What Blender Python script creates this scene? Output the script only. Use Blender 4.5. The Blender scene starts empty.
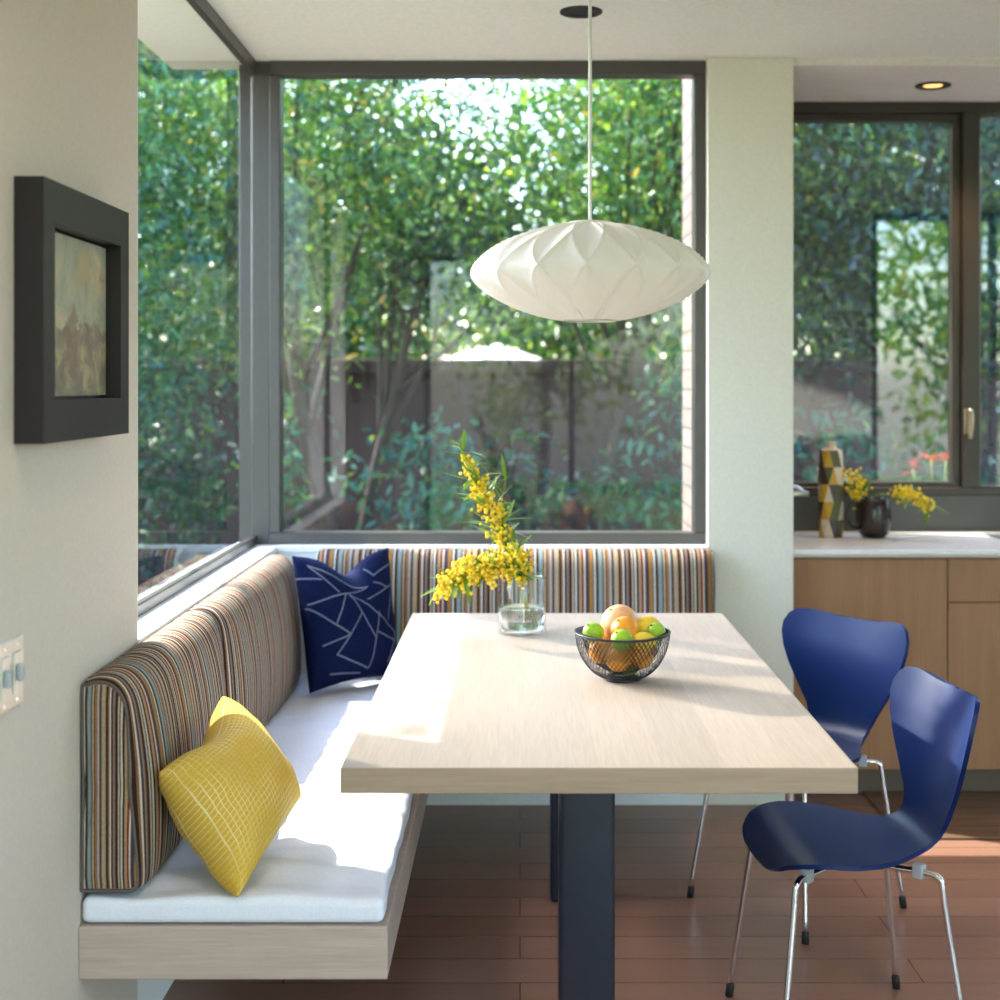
import bpy, bmesh, math, random
import numpy as np
from mathutils import Vector, Matrix, noise

PI = math.pi
sc = bpy.context.scene
COL = sc.collection
rnd = random.Random(7)
SUN = Vector((1.0, -0.466, -1.70)).normalized()      # direction the sunlight travels
GLANCE = Vector((0.74, -0.62, -0.27)).normalized()  # added low second sun for the long bowl and chair shadows

# ------------------------------------------------------------------ helpers
def thing(name, label, cat, loc=(0, 0, 0), rotz=0, group=None):
    o = bpy.data.objects.new(name, None)
    o.empty_display_size = .05
    COL.objects.link(o)
    o.location = loc
    o.rotation_euler = (0, 0, rotz)
    o['label'] = label
    o['category'] = cat
    if group:
        o['group'] = group
    return o

def tag(o, label, cat, group=None):
    o['label'] = label
    o['category'] = cat
    if group:
        o['group'] = group
    return o

def structure(o):
    o['kind'] = 'structure'
    return o

def obj(name, bm, mats, parent=None, smooth=False, angle=None):
    me = bpy.data.meshes.new(name)
    bmesh.ops.recalc_face_normals(bm, faces=bm.faces[:])
    bm.to_mesh(me)
    bm.free()
    if not isinstance(mats, (list, tuple)):
        mats = [mats]
    for m in mats:
        me.materials.append(m)
    if smooth:
        for p in me.polygons:
            p.use_smooth = True
        if angle:
            try:
                me.set_sharp_from_angle(angle=math.radians(angle))
            except Exception:
                pass
    o = bpy.data.objects.new(name, me)
    COL.objects.link(o)
    if parent:
        o.parent = parent
    return o

def dup(root, loc, rotz, label, group=None):
    r = root.copy()
    COL.objects.link(r)
    r.location = loc
    r.rotation_euler = (0, 0, rotz)
    r['label'] = label
    if group:
        r['group'] = group
    for ch in list(root.children):
        c = ch.copy()
        COL.objects.link(c)
        c.parent = r
        for g in list(ch.children):
            d = g.copy()
            COL.objects.link(d)
            d.parent = c
    return r

def bx(bm, x0, x1, y0, y1, z0, z1, bev=0.0, seg=2, mat=0):
    t = bmesh.new()
    vs = [t.verts.new(p) for p in [(x0, y0, z0), (x1, y0, z0), (x1, y1, z0), (x0, y1, z0), (x0, y0, z1), (x1, y0, z1), (x1, y1, z1), (x0, y1, z1)]]
    for f in [(0, 3, 2, 1), (4, 5, 6, 7), (0, 1, 5, 4), (1, 2, 6, 5), (2, 3, 7, 6), (3, 0, 4, 7)]:
        t.faces.new([vs[i] for i in f])
    if bev > 0:
        bmesh.ops.bevel(t, geom=t.edges[:], offset=bev, segments=seg, affect='EDGES', profile=.5)
    merge(bm, t, mat)

def merge(bm, t, mat=0, M=None):
    t.verts.ensure_lookup_table()
    new = [bm.verts.new((M @ v.co) if M else v.co) for v in t.verts]
    t.verts.index_update()
    for f in t.faces:
        try:
            nf = bm.faces.new([new[v.index] for v in f.verts])
            nf.material_index = mat
            nf.smooth = f.smooth
        except ValueError:
            pass
    t.free()

def box(x0, x1, y0, y1, z0, z1, bev=0.0, seg=2):
    bm = bmesh.new()
    bx(bm, x0, x1, y0, y1, z0, z1, bev, seg)
    return bm

def catmull(pts, n=8):
    pts = [Vector(p) for p in pts]
    P = [pts[0] * 2 - pts[1]] + pts + [pts[-1] * 2 - pts[-2]]
    out = []
    for i in range(1, len(P) - 2):
        a, b, c, d = P[i - 1:i + 3]
        for k in range(n):
            t = k / n
            out.append(.5 * ((2 * b) + (c - a) * t + (2 * a - 5 * b + 4 * c - d) * t * t + (3 * b - a - 3 * c + d) * t ** 3))
    out.append(pts[-1])
    return out

def tube(bm, pts, r, n=8, mat=0, caps=True):
    pts = [Vector(p) for p in pts]
    rs = r if isinstance(r, (list, tuple)) else [r] * len(pts)
    t0 = (pts[1] - pts[0]).normalized()
    up = Vector((0, 0, 1)) if abs(t0.z) < .9 else Vector((1, 0, 0))
    nrm = t0.cross(up).normalized()
    rings = []
    for i, p in enumerate(pts):
        if i == 0:
            t = t0
        elif i == len(pts) - 1:
            t = (pts[i] - pts[i - 1]).normalized()
        else:
            t = (pts[i + 1] - pts[i - 1]).normalized()
        nrm = (nrm - t * nrm.dot(t)).normalized()
        b = t.cross(nrm)
        rings.append([bm.verts.new(p + (nrm * math.cos(2 * PI * k / n) + b * math.sin(2 * PI * k / n)) * rs[i]) for k in range(n)])
    for a, b in zip(rings, rings[1:]):
        for k in range(n):
            f = bm.faces.new([a[k], a[(k + 1) % n], b[(k + 1) % n], b[k]])
            f.smooth = True
            f.material_index = mat
    if caps:
        for rg in (rings[0][::-1], rings[-1]):
            f = bm.faces.new(rg)
            f.material_index = mat

def lathe(bm, prof, n=32, c=(0, 0, 0), mat=0, cap0=True, cap1=True):
    rings = []
    for r, z in prof:
        rings.append([bm.verts.new((c[0] + r * math.cos(2 * PI * k / n), c[1] + r * math.sin(2 * PI * k / n), c[2] + z)) for k in range(n)])
    for a, b in zip(rings, rings[1:]):
        for k in range(n):
            f = bm.faces.new([a[k], a[(k + 1) % n], b[(k + 1) % n], b[k]])
            f.smooth = True
            f.material_index = mat
    if cap0:
        bm.faces.new(rings[0][::-1]).material_index = mat
    if cap1:
        bm.faces.new(rings[-1]).material_index = mat

def sphere(bm, c, r, squash=(1, 1, 1), u=20, v=12, mat=0):
    t = bmesh.new()
    bmesh.ops.create_uvsphere(t, u_segments=u, v_segments=v, radius=r)
    for f in t.faces:
        f.smooth = True
    M = Matrix.Translation(c) @ Matrix.Diagonal((*squash, 1))
    merge(bm, t, mat, M)

def soft_box(x0, x1, y0, y1, z0, z1, r, step=.03, wr=.0, puff=0.0, seed=0):
    """a rounded, upholstered block: subdivided, edges rounded by r, top wrinkled by wr"""
    bm = bmesh.new()
    def ax(a, b):
        n = max(2, int((b - a) / step))
        inner = [a + r + (b - a - 2 * r) * i / n for i in range(n + 1)]
        e = [r * (1 - math.cos(k * PI / 10)) for k in range(5)]
        lo = [a + r * (1 - math.cos(k * PI / 8)) for k in range(4)]
        return [a + r * k / 4 for k in range(4)] + inner + [b - r * k / 4 for k in range(3, -1, -1)]
    X, Y, Z = ax(x0, x1), ax(y0, y1), ax(z0, z1)
    cache = {}
    def vt(i, j, k):
        key = (i, j, k)
        if key not in cache:
            p = Vector((X[i], Y[j], Z[k]))
            q = Vector((min(max(p.x, x0 + r), x1 - r), min(max(p.y, y0 + r), y1 - r), min(max(p.z, z0 + r), z1 - r)))
            d = p - q
            if d.length > 1e-9:
                m = max(abs(d.x), abs(d.y), abs(d.z))
                p = q + d.normalized() * m
            if wr or puff:
                tz = (p.z - z0) / (z1 - z0)
                ux = min(1, min(p.x - x0, x1 - p.x) / (.4 * (x1 - x0) + 1e-6))
                uy = min(1, min(p.y - y0, y1 - p.y) / .2)
                if tz > .5:
                    ex = math.sin(ux * PI / 2) * math.sin(max(0, uy) * PI / 2)
                    p.z += puff * ex * (tz - .5) * 2
                    s = Vector((p.x * 5 + seed, p.y * 14, seed))
                    w = noise.noise(s) + .5 * noise.noise(s * 2.3)
                    p.z += wr * w * (tz - .5) * 2
                else:
                    p.z += 0
                s = Vector((p.x * 9, p.y * 9, p.z * 9 + seed))
                if 0.1 < tz < .98:
                    p.x += wr * .5 * noise.noise(s) * (1 if min(p.x - x0, x1 - p.x) < .02 else 0)
            cache[key] = bm.verts.new(p)
        return cache[key]
    nx, ny, nz = len(X) - 1, len(Y) - 1, len(Z) - 1
    def q(a, b, c, d):
        f = bm.faces.new([a, b, c, d])
        f.smooth = True
    for i in range(nx):
        for j in range(ny):
            q(vt(i, j, 0), vt(i, j + 1, 0), vt(i + 1, j + 1, 0), vt(i + 1, j, 0))
            q(vt(i, j, nz), vt(i + 1, j, nz), vt(i + 1, j + 1, nz), vt(i, j + 1, nz))
    for i in range(nx):
        for k in range(nz):
            q(vt(i, 0, k), vt(i + 1, 0, k), vt(i + 1, 0, k + 1), vt(i, 0, k + 1))
            q(vt(i, ny, k), vt(i, ny, k + 1), vt(i + 1, ny, k + 1), vt(i + 1, ny, k))
    for j in range(ny):
        for k in range(nz):
            q(vt(0, j, k), vt(0, j, k + 1), vt(0, j + 1, k + 1), vt(0, j + 1, k))
            q(vt(nx, j, k), vt(nx, j + 1, k), vt(nx, j + 1, k + 1), vt(nx, j, k + 1))
    return bm

# ------------------------------------------------------------------ materials
class M:
    def __init__(s, name):
        s.m = bpy.data.materials.new(name)
        s.m.use_nodes = True
        s.nt = s.m.node_tree
        s.b = s.nt.nodes['Principled BSDF']
        s.out = s.nt.nodes['Material Output']
    def n(s, t, **k):
        nd = s.nt.nodes.new(t)
        for a, v in k.items():
            if a.startswith('i_'):
                nd.inputs[a[2:].replace('_', ' ')].default_value = v
            else:
                setattr(nd, a, v)
        return nd
    def l(s, a, b):
        s.nt.links.new(a, b)
    def set(s, **k):
        for a, v in k.items():
            inp = s.b.inputs[a.replace('_', ' ')]
            inp.default_value = (*v, 1) if isinstance(v, tuple) and len(v) == 3 else v
        return s
    def math(s, op, a, b=None, c=None):
        nd = s.n('ShaderNodeMath', operation=op)
        for i, v in enumerate((a, b, c)):
            if v is None:
                continue
            if isinstance(v, (int, float)):
                nd.inputs[i].default_value = v
            else:
                s.l(v, nd.inputs[i])
        return nd.outputs[0]
    def coord(s, kind='Object', scale=(1, 1, 1), rot=(0, 0, 0)):
        tc = s.n('ShaderNodeTexCoord')
        mp = s.n('ShaderNodeMapping')
        mp.inputs['Scale'].default_value = scale
        mp.inputs['Rotation'].default_value = rot
        s.l(tc.outputs[kind], mp.inputs['Vector'])
        return mp.outputs[0]
    def noise(s, vec, scale=5, detail=4, rough=.5, dist=0):
        nd = s.n('ShaderNodeTexNoise')
        nd.inputs['Scale'].default_value = scale
        nd.inputs['Detail'].default_value = detail
        nd.inputs['Roughness'].default_value = rough
        nd.inputs['Distortion'].default_value = dist
        s.l(vec, nd.inputs['Vector'])
        return nd.outputs['Fac']
    def ramp(s, fac, stops, interp='LINEAR'):
        nd = s.n('ShaderNodeValToRGB')
        cr = nd.color_ramp
        cr.interpolation = interp
        while len(cr.elements) < len(stops):
            cr.elements.new(.5)
        for e, (p, c) in zip(cr.elements, stops):
            e.position = p
            e.color = (*c, 1) if len(c) == 3 else c
        s.l(fac, nd.inputs[0])
        return nd.outputs[0]
    def mix(s, fac, a, b, mode='MIX'):
        nd = s.n('ShaderNodeMix', data_type='RGBA', blend_type=mode)
        for i, v in ((0, fac), (6, a), (7, b)):
            if isinstance(v, (int, float)):
                nd.inputs[i].default_value = v
            elif isinstance(v, tuple):
                nd.inputs[i].default_value = (*v, 1)
            else:
                s.l(v, nd.inputs[i])
        return nd.outputs[2]
    def bump(s, h, strength=.2, dist=.01):
        nd = s.n('ShaderNodeBump')
        nd.inputs['Strength'].default_value = strength
        nd.inputs['Distance'].default_value = dist
        s.l(h, nd.inputs['Height'])
        s.l(nd.outputs[0], s.b.inputs['Normal'])
    def color(s, c):
        s.l(c, s.b.inputs['Base Color'])

def plain(name, c, rough=.5, metal=0, spec=.5, bump=0, bscale=60, **k):
    m = M(name)
    m.set(Base_Color=c, Roughness=rough, Metallic=metal)
    m.b.inputs['Specular IOR Level'].default_value = spec
    m.set(**k)
    v = m.coord()
    nz = m.noise(v, bscale, 3)
    m.color(m.ramp(nz, [(.3, tuple(x * .95 for x in c)), (.7, tuple(min(1, x * 1.04) for x in c))]))
    if bump:
        m.bump(nz, bump, .002)
    return m.m

def wood(name, a, b, axis='X', fine=1.0, rough=.45, joint=None, jointdir=None):
    m = M(name)
    sc_ = {'X': (1.2, 26, 26), 'Y': (26, 1.2, 26), 'Z': (26, 26, 1.2)}[axis]
    v = m.coord('Object', tuple(x * fine for x in sc_))
    n1 = m.noise(v, 1.0, 5, .6, .6)
    n2 = m.noise(v, 4.5, 3, .6)
    base = m.ramp(n1, [(.25, a), (.75, b)])
    fine_ = m.ramp(n2, [(.35, (.82, .82, .82)), (.6, (1, 1, 1))])
    c = m.mix(.6, base, fine_, 'MULTIPLY')
    if joint:
        tc = m.n('ShaderNodeTexCoord')
        sp = m.n('ShaderNodeSeparateXYZ')
        m.l(tc.outputs['Object'], sp.inputs[0])
        u = m.math('DIVIDE', sp.outputs[{'X': 0, 'Y': 1, 'Z': 2}[jointdir]], joint)
        wn = m.n('ShaderNodeTexWhiteNoise', noise_dimensions='1D')
        m.l(m.math('FLOOR', u), wn.inputs['W'])
        c = m.mix(1.0, c, m.ramp(wn.outputs['Value'], [(0, (.90, .89, .87)), (1, (1.04, 1.03, 1.02))]), 'MULTIPLY')
    m.color(c)
    m.set(Roughness=rough)
    m.bump(n2, .08, .002)
    return m.m

def floor_mat():
    m = M('hardwood floor')
    v = m.coord('Object')
    br = m.n('ShaderNodeTexBrick')
    br.offset = .37
    br.inputs['Scale'].default_value = 1
    br.inputs['Brick Width'].default_value = 1.55
    br.inputs['Row Height'].default_value = .141
    br.inputs['Mortar Size'].default_value = .0016
    br.inputs['Mortar Smooth'].default_value = .3
    br.inputs['Color1'].default_value = (.255, .13, .09, 1)
    br.inputs['Color2'].default_value = (.32, .17, .12, 1)
    br.inputs['Mortar'].default_value = (.06, .028, .018, 1)
    m.l(v, br.inputs['Vector'])
    v2 = m.coord('Object', (1.3, 22, 22))
    n1 = m.noise(v2, 1.2, 5, .6, .5)
    c = m.mix(.2, br.outputs[0], m.ramp(n1, [(.3, (.7, .68, .66)), (.7, (1.1, 1.1, 1.1))]), 'MULTIPLY')
    m.color(c)
    m.set(Roughness=.36)
    m.b.inputs['Specular IOR Level'].default_value = .35
    m.l(m.math('ADD', m.math('MULTIPLY', n1, .03), .25), m.b.inputs['Roughness'])
    m.bump(br.outputs['Fac'], .25, -.002)
    return m.m

STRIPE_COLS = [(.40, .27, .15), (.035, .02, .015), (.24, .12, .055), (.62, .57, .50), (.075, .045, .035), (.20, .20, .215), (.31, .125, .03), (.025, .022, .035),
               (.46, .36, .25), (.14, .075, .04), (.50, .47, .43), (.045, .028, .022), (.36, .24, .14), (.20, .025, .012), (.55, .50, .44), (.11, .065, .045),
               (.05, .045, .075), (.36, .17, .03), (.20, .15, .11), (.62, .58, .52), (.045, .03, .025), (.30, .21, .14), (.17, .33, .38), (.22, .11, .05),
               (.50, .42, .33), (.03, .02, .02), (.30, .15, .06), (.36, .36, .37), (.10, .055, .035), (.38, .30, .22)]

def stripes(name, axis, period=.24, shift=0.0, wide=1.0):
    m = M(name)
    tc = m.n('ShaderNodeTexCoord')
    sp = m.n('ShaderNodeSeparateXYZ')
    m.l(tc.outputs['Object'], sp.inputs[0])
    u = m.math('FRACT', m.math('ADD', m.math('DIVIDE', sp.outputs['XYZ'.index(axis)], period * wide), shift + 40))
    r = random.Random(3)
    w = [r.uniform(.5, 1.5) * (.65 if sum(c) > 1.2 else 1.1) for c in STRIPE_COLS]
    tot = sum(w)
    pos, stops = 0, []
    for wi, c in zip(w, STRIPE_COLS):
        stops.append((pos / tot, tuple(x * .84 for x in c)))
        pos += wi
    c = m.ramp(u, stops, 'CONSTANT')
    v = m.coord('Object', (1, 1, 1))
    n1 = m.noise(v, 260, 2)
    c = m.mix(.5, c, m.ramp(n1, [(.3, (.75, .75, .75)), (.7, (1.15, 1.15, 1.15))]), 'MULTIPLY')
    m.color(c)
    m.set(Roughness=.8)
    m.b.inputs['Specular IOR Level'].default_value = .08
    m.bump(n1, .25, .002)
    return m.m

def glass_mat(name, tint=(.93, .97, .96), f0=.052, rough=0.0):
    m = M(name)
    m.nt.nodes.remove(m.b)
    geo = m.n('ShaderNodeNewGeometry')
    dt = m.n('ShaderNodeVectorMath', operation='DOT_PRODUCT')
    m.l(geo.outputs['Normal'], dt.inputs[0])
    m.l(geo.outputs['Incoming'], dt.inputs[1])
    c = m.math('ABSOLUTE', dt.outputs['Value'])
    f = m.math('ADD', m.math('MULTIPLY', m.math('POWER', m.math('SUBTRACT', 1.0, c), 4.6), 1 - f0), f0)
    tr = m.n('ShaderNodeBsdfTransparent')
    tr.inputs[0].default_value = (*tint, 1)
    gl = m.n('ShaderNodeBsdfGlossy')
    gl.inputs['Roughness'].default_value = rough
    mx = m.n('ShaderNodeMixShader')
    m.l(f, mx.inputs[0])
    m.l(tr.outputs[0], mx.inputs[1])
    m.l(gl.outputs[0], mx.inputs[2])
    m.l(mx.outputs[0], m.out.inputs[0])
    return m.m

def leaf_mat(name, stops, trans=.4, rough=.38, transcol=(1.25, 1.25, .5)):
    m = M(name)
    geo = m.n('ShaderNodeNewGeometry')
    col = m.ramp(geo.outputs['Random Per Island'], stops)
    m.color(col)
    m.set(Roughness=rough)
    m.b.inputs['Specular IOR Level'].default_value = .5
    tl = m.n('ShaderNodeBsdfTranslucent')
    m.l(m.mix(1.0, col, transcol, 'MULTIPLY'), tl.inputs[0])
    mx = m.n('ShaderNodeMixShader')
    mx.inputs[0].default_value = trans
    m.l(m.b.outputs[0], mx.inputs[1])
    m.l(tl.outputs[0], mx.inputs[2])
    m.l(mx.outputs[0], m.out.inputs[0])
    return m.m

MT = {}
MT['wall'] = plain('warm white plaster', (.565, .50, .435), .75, bump=.05, bscale=140)
MT['wall_white'] = plain('white paint', (.80, .80, .79), .6, bump=.03, bscale=140)
MT['column'] = plain('pale cream paint', (.68, .665, .575), .7, bump=.03, bscale=140)
MT['ceiling'] = plain('ceiling paint', (.80, .80, .72), .8)
MT['ceiling_k'] = plain('pinkish kitchen ceiling', (.74, .70, .665), .8)  # a little darker and pinker than the dining ceiling
MT['sill'] = plain('white sill paint', (.82, .82, .82), .45)
MT['frame'] = plain('bronze window metal', (.058, .053, .048), .36, 0, .5)
MT['frame_k'] = plain('dark brown window metal', (.040, .030, .024), .4, 0, .5)
MT['splash'] = plain('dark grey paint', (.060, .058, .056), .4)
MT['glass'] = glass_mat('window glass')
MT["glass_kitchen"] = glass_mat('coated kitchen window glass', (.90, .95, .95), .15)
MT['floor'] = floor_mat()
MT['oak_y'] = wood('oak panel', (.275, .130, .055), (.345, .172, .075), 'Z', 1.0, .45)
MT['oak_dark'] = plain('dark plinth', (.12, .085, .055), .5)
MT['bench_oak'] = wood('bleached oak bench', (.40, .315, .27), (.485, .395, .345), 'X', 1.6, .5)
MT['bench_oak_y'] = wood('bleached oak bench side', (.43, .33, .255), (.53, .42, .33), 'Y', 1.6, .5)
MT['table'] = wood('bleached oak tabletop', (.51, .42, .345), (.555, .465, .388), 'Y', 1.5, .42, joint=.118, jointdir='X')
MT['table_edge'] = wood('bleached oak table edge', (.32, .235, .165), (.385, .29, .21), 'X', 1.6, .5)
MT['steel_blue'] = plain('blackened steel', (.022, .026, .040), .42, 0, .3)
MT['cushion'] = plain('white canvas', (.70, .74, .85), .85, bump=.25, bscale=220)
MT['stripe_y'] = stripes('striped upholstery along bench', 'Y', .21)
MT['stripe_x'] = stripes('striped upholstery along back', 'X', .20, .3)
MT['stripe_end'] = stripes('striped upholstery end', 'X', .105, .55)
MT['piping'] = plain('dark piping', (.10, .085, .08), .8)
MT['chrome'] = plain('chrome', (.80, .80, .80), .08, 1)
MT['brushed'] = plain('brushed steel', (.66, .64, .60), .3, 1)
MT['brass'] = plain('aged nickel', (.42, .34, .24), .32, 1)
MT['rubber'] = plain('black rubber', (.012, .012, .012), .6)
MT['clip'] = plain('grey plastic clip', (.36, .40, .45), .5)
MT['blue'] = plain('deep blue lacquer', (.0016, .018, .105), .34, 0, .25)
MT['frame_art'] = plain('blackened picture frame', (.018, .014, .016), .36, 0, .22, bscale=9)
MT['frame_side'] = plain('dark purple brown frame side', (.013, .008, .013), .45)
MT['ceramic'] = plain('dark brown glaze', (.020, .013, .012), .18)
MT['wire'] = plain('black wire', (.035, .035, .038), .35, .5)
MT['quartz'] = plain('white quartz', (.76, .74, .74), .25)
MT['trim_black'] = plain('black trim ring', (.012, .011, .010), .4)
MT['mustard'] = plain('mustard glaze', (.58, .33, .03), .4)
MT['olive'] = plain('olive glaze', (.085, .09, .025), .4)
MT['umber'] = plain('umber glaze', (.05, .035, .03), .4)
MT['cream'] = plain('cream glaze', (.66, .54, .42), .4)
MT['orange'] = plain('orange peel', (.80, .32, .02), .40, bump=.4, bscale=160)
MT['grapefruit'] = plain('grapefruit peel', (.80, .40, .19), .42, bump=.3, bscale=130)
MT['lime'] = plain('lime peel', (.30, .50, .02), .36, bump=.3, bscale=130)
MT['lemon'] = plain('lemon peel', (.84, .58, .03), .4, bump=.3, bscale=120)
MT['bark'] = plain('dark bark', (.055, .042, .034), .85, bump=.6, bscale=22)
MT['soil'] = plain('garden soil', (.11, .085, .06), .95, bump=.5, bscale=12)
MT['lawn'] = plain('mown grass', (.13, .20, .045), .9, bump=.6, bscale=90)
MT['stem'] = plain('olive stem', (.20, .24, .06), .5)
MT['stem_brown'] = plain('brown stem', (.16, .09, .05), .6)
MT['blossom'] = leaf_mat('mimosa pompoms', [(0, (.86, .55, .01)), (.5, (.93, .70, .02)), (1, (.95, .80, .12))], .2, .8, (1, 1, .6))
MT['mimosa_leaf'] = leaf_mat('mimosa leaves', [(0, (.08, .17, .02)), (.6, (.15, .28, .04)), (1, (.30, .38, .14))], .4)
MT['red_petal'] = leaf_mat('red petals', [(0, (.60, .02, .02)), (1, (.75, .08, .06))], .3)
MT['leaf_mid'] = leaf_mat('mid green leaves', [(0, (0.018, 0.086, 0.048)), (.35, (0.048, 0.155, 0.057)), (.7, (0.115, 0.247, 0.057)), (.96, (0.253, 0.356, 0.081)), (1, (0.517, 0.345, 0.069))], .40, .30)
MT['leaf_dark'] = leaf_mat('dark blue green leaves', [(0, (.008, .036, .044)), (.5, (.018, .075, .075)), (.9, (.05, .15, .075)), (1, (.14, .20, .05))], .27, .30)
MT['leaf_teal'] = leaf_mat('teal green leaves', [(0, (.014, .085, .085)), (.5, (.036, .165, .145)), (.9, (.09, .25, .14)), (1, (.24, .33, .08))], .34, .30)
MT['leaf_light'] = leaf_mat('yellow green leaves', [(0, (0.105, 0.246, 0.044)), (.5, (0.211, 0.386, 0.053)), (.9, (0.421, 0.562, 0.088)), (1, (0.632, 0.562, 0.140))], .5)

def fence_mat():
    m = M('stained fence boards')
    v = m.coord('Object', (14, 14, .8))
    n1 = m.noise(v, 1, 4)
    m.color(m.ramp(n1, [(.3, (.050, .027, .031)), (.7, (.078, .043, .046))]))
    m.set(Roughness=.7)
    return m.m
MT['fence'] = fence_mat()

def brick_mat():
    m = M('painted pink brick')
    v = m.coord('Object', (1, 1, 1), (PI / 2, 0, PI / 2))
    br = m.n('ShaderNodeTexBrick')
    tc = m.n('ShaderNodeTexCoord')
    sp = m.n('ShaderNodeSeparateXYZ')
    cb = m.n('ShaderNodeCombineXYZ')
    m.l(tc.outputs['Object'], sp.inputs[0])
    m.l(sp.outputs[1], cb.inputs[0])
    m.l(sp.outputs[2], cb.inputs[1])
    m.l(cb.outputs[0], br.inputs['Vector'])
    br.inputs['Scale'].default_value = 1
    br.inputs['Brick Width'].default_value = .22
    br.inputs['Row Height'].default_value = .075
    br.inputs['Mortar Size'].default_value = .005
    br.inputs['Color1'].default_value = (.19, .14, .125, 1)
    br.inputs['Color2'].default_value = (.22, .165, .15, 1)
    br.inputs['Mortar'].default_value = (.07, .055, .05, 1)
    m.color(br.outputs[0])
    m.set(Roughness=.85)
    m.bump(br.outputs['Fac'], .5, -.006)
    return m.m
MT['brick'] = brick_mat()

def art_mat():
    m = M('abstract oil painting')
    v = m.coord('Object')
    tc = m.n('ShaderNodeTexCoord')
    sp = m.n('ShaderNodeSeparateXYZ')
    m.l(tc.outputs['Object'], sp.inputs[0])
    y, z = sp.outputs[1], sp.outputs[2]
    n1 = m.noise(v, 9, 6, .65, 1.2)
    n2 = m.noise(v, 22, 5, .7, .8)
    bg = m.ramp(n1, [(.3, (.18, .20, .15)), (.5, (.33, .34, .26)), (.62, (.42, .37, .24)), (.75, (.58, .46, .20))])
    low = m.ramp(n2, [(.3, (.10, .11, .10)), (.5, (.24, .19, .14)), (.62, (.38, .36, .18)), (.75, (.30, .10, .08))])
    h = m.math('ADD', z, m.math('MULTIPLY', m.math('SUBTRACT', n1, .5), .12))
    fac = m.ramp(h, [(0, (1, 1, 1)), (.01, (0, 0, 0))])
    c = m.mix(m.math('LESS_THAN', h, -.015), bg, low)
    # a warm central blur of paint and an ochre smear
    d = m.math('SQRT', m.math('ADD', m.math('POWER', m.math('MULTIPLY', m.math('ADD', y, .02), 1.3), 2.0), m.math('POWER', m.math('MULTIPLY', m.math('ADD', z, .045), .7), 2.0)))
    f2 = m.math('LESS_THAN', m.math('ADD', d, m.math('MULTIPLY', m.math('SUBTRACT', n2, .5), .12)), .042)
    c = m.mix(m.math('MULTIPLY', f2, .75), c, (.20, .13, .10))
    d3 = m.math('SQRT', m.math('ADD', m.math('POWER', m.math('SUBTRACT', y, .05), 2.0), m.math('POWER', m.math('SUBTRACT', z, .09), 2.0)))
    f3 = m.math('LESS_THAN', m.math('ADD', d3, m.math('MULTIPLY', m.math('SUBTRACT', n2, .5), .2)), .04)
    c = m.mix(m.math('MULTIPLY', f3, .7), c, (.38, .30, .13))
    f4 = m.math('GREATER_THAN', m.noise(v, 17, 6, .7, 1.5), .66)
    c = m.mix(m.math('MULTIPLY', f4, .7), c, (.36, .17, .08))
    m.color(c)
    m.set(Roughness=.4)
    m.bump(n2, .5, .004)
    return m.m
MT['art'] = art_mat()

def yellow_mat():
    m = M('mustard cotton with drawn lattice')
    tc = m.n('ShaderNodeTexCoord')
    sp = m.n('ShaderNodeSeparateXYZ')
    m.l(tc.outputs['UV'], sp.inputs[0])
    u, v = sp.outputs[0], sp.outputs[1]
    nv = m.noise(tc.outputs['UV'], 2.2, 1)
    nv2 = m.noise(tc.outputs['UV'], 3.1, 1, .5, .4)
    a = m.math('FRACT', m.math('ADD', m.math('MULTIPLY', u, 30), m.math('MULTIPLY', nv, 1.0)))
    b = m.math('FRACT', m.math('ADD', m.math('MULTIPLY', v, 27), m.math('MULTIPLY', nv2, 1.3)))
    la = m.math('LESS_THAN', a, .13)
    lb = m.math('LESS_THAN', b, .13)
    ln = m.math('MAXIMUM', la, lb)
    nz = m.noise(m.coord('Object'), 240, 2)
    fade = m.ramp(m.noise(tc.outputs['UV'], 2.6, 1), [(.38, (.15, .15, .15)), (.6, (.75, .75, .75))])
    base = m.ramp(nz, [(.3, (.50, .32, .042)), (.7, (.60, .40, .062))])
    m.color(m.mix(m.math('MULTIPLY', ln, fade), base, (.78, .70, .42)))
    m.set(Roughness=.75)
    m.b.inputs['Specular IOR Level'].default_value = .15
    m.bump(nz, .2, .002)
    return m.m
MT['yellow'] = yellow_mat()

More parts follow.
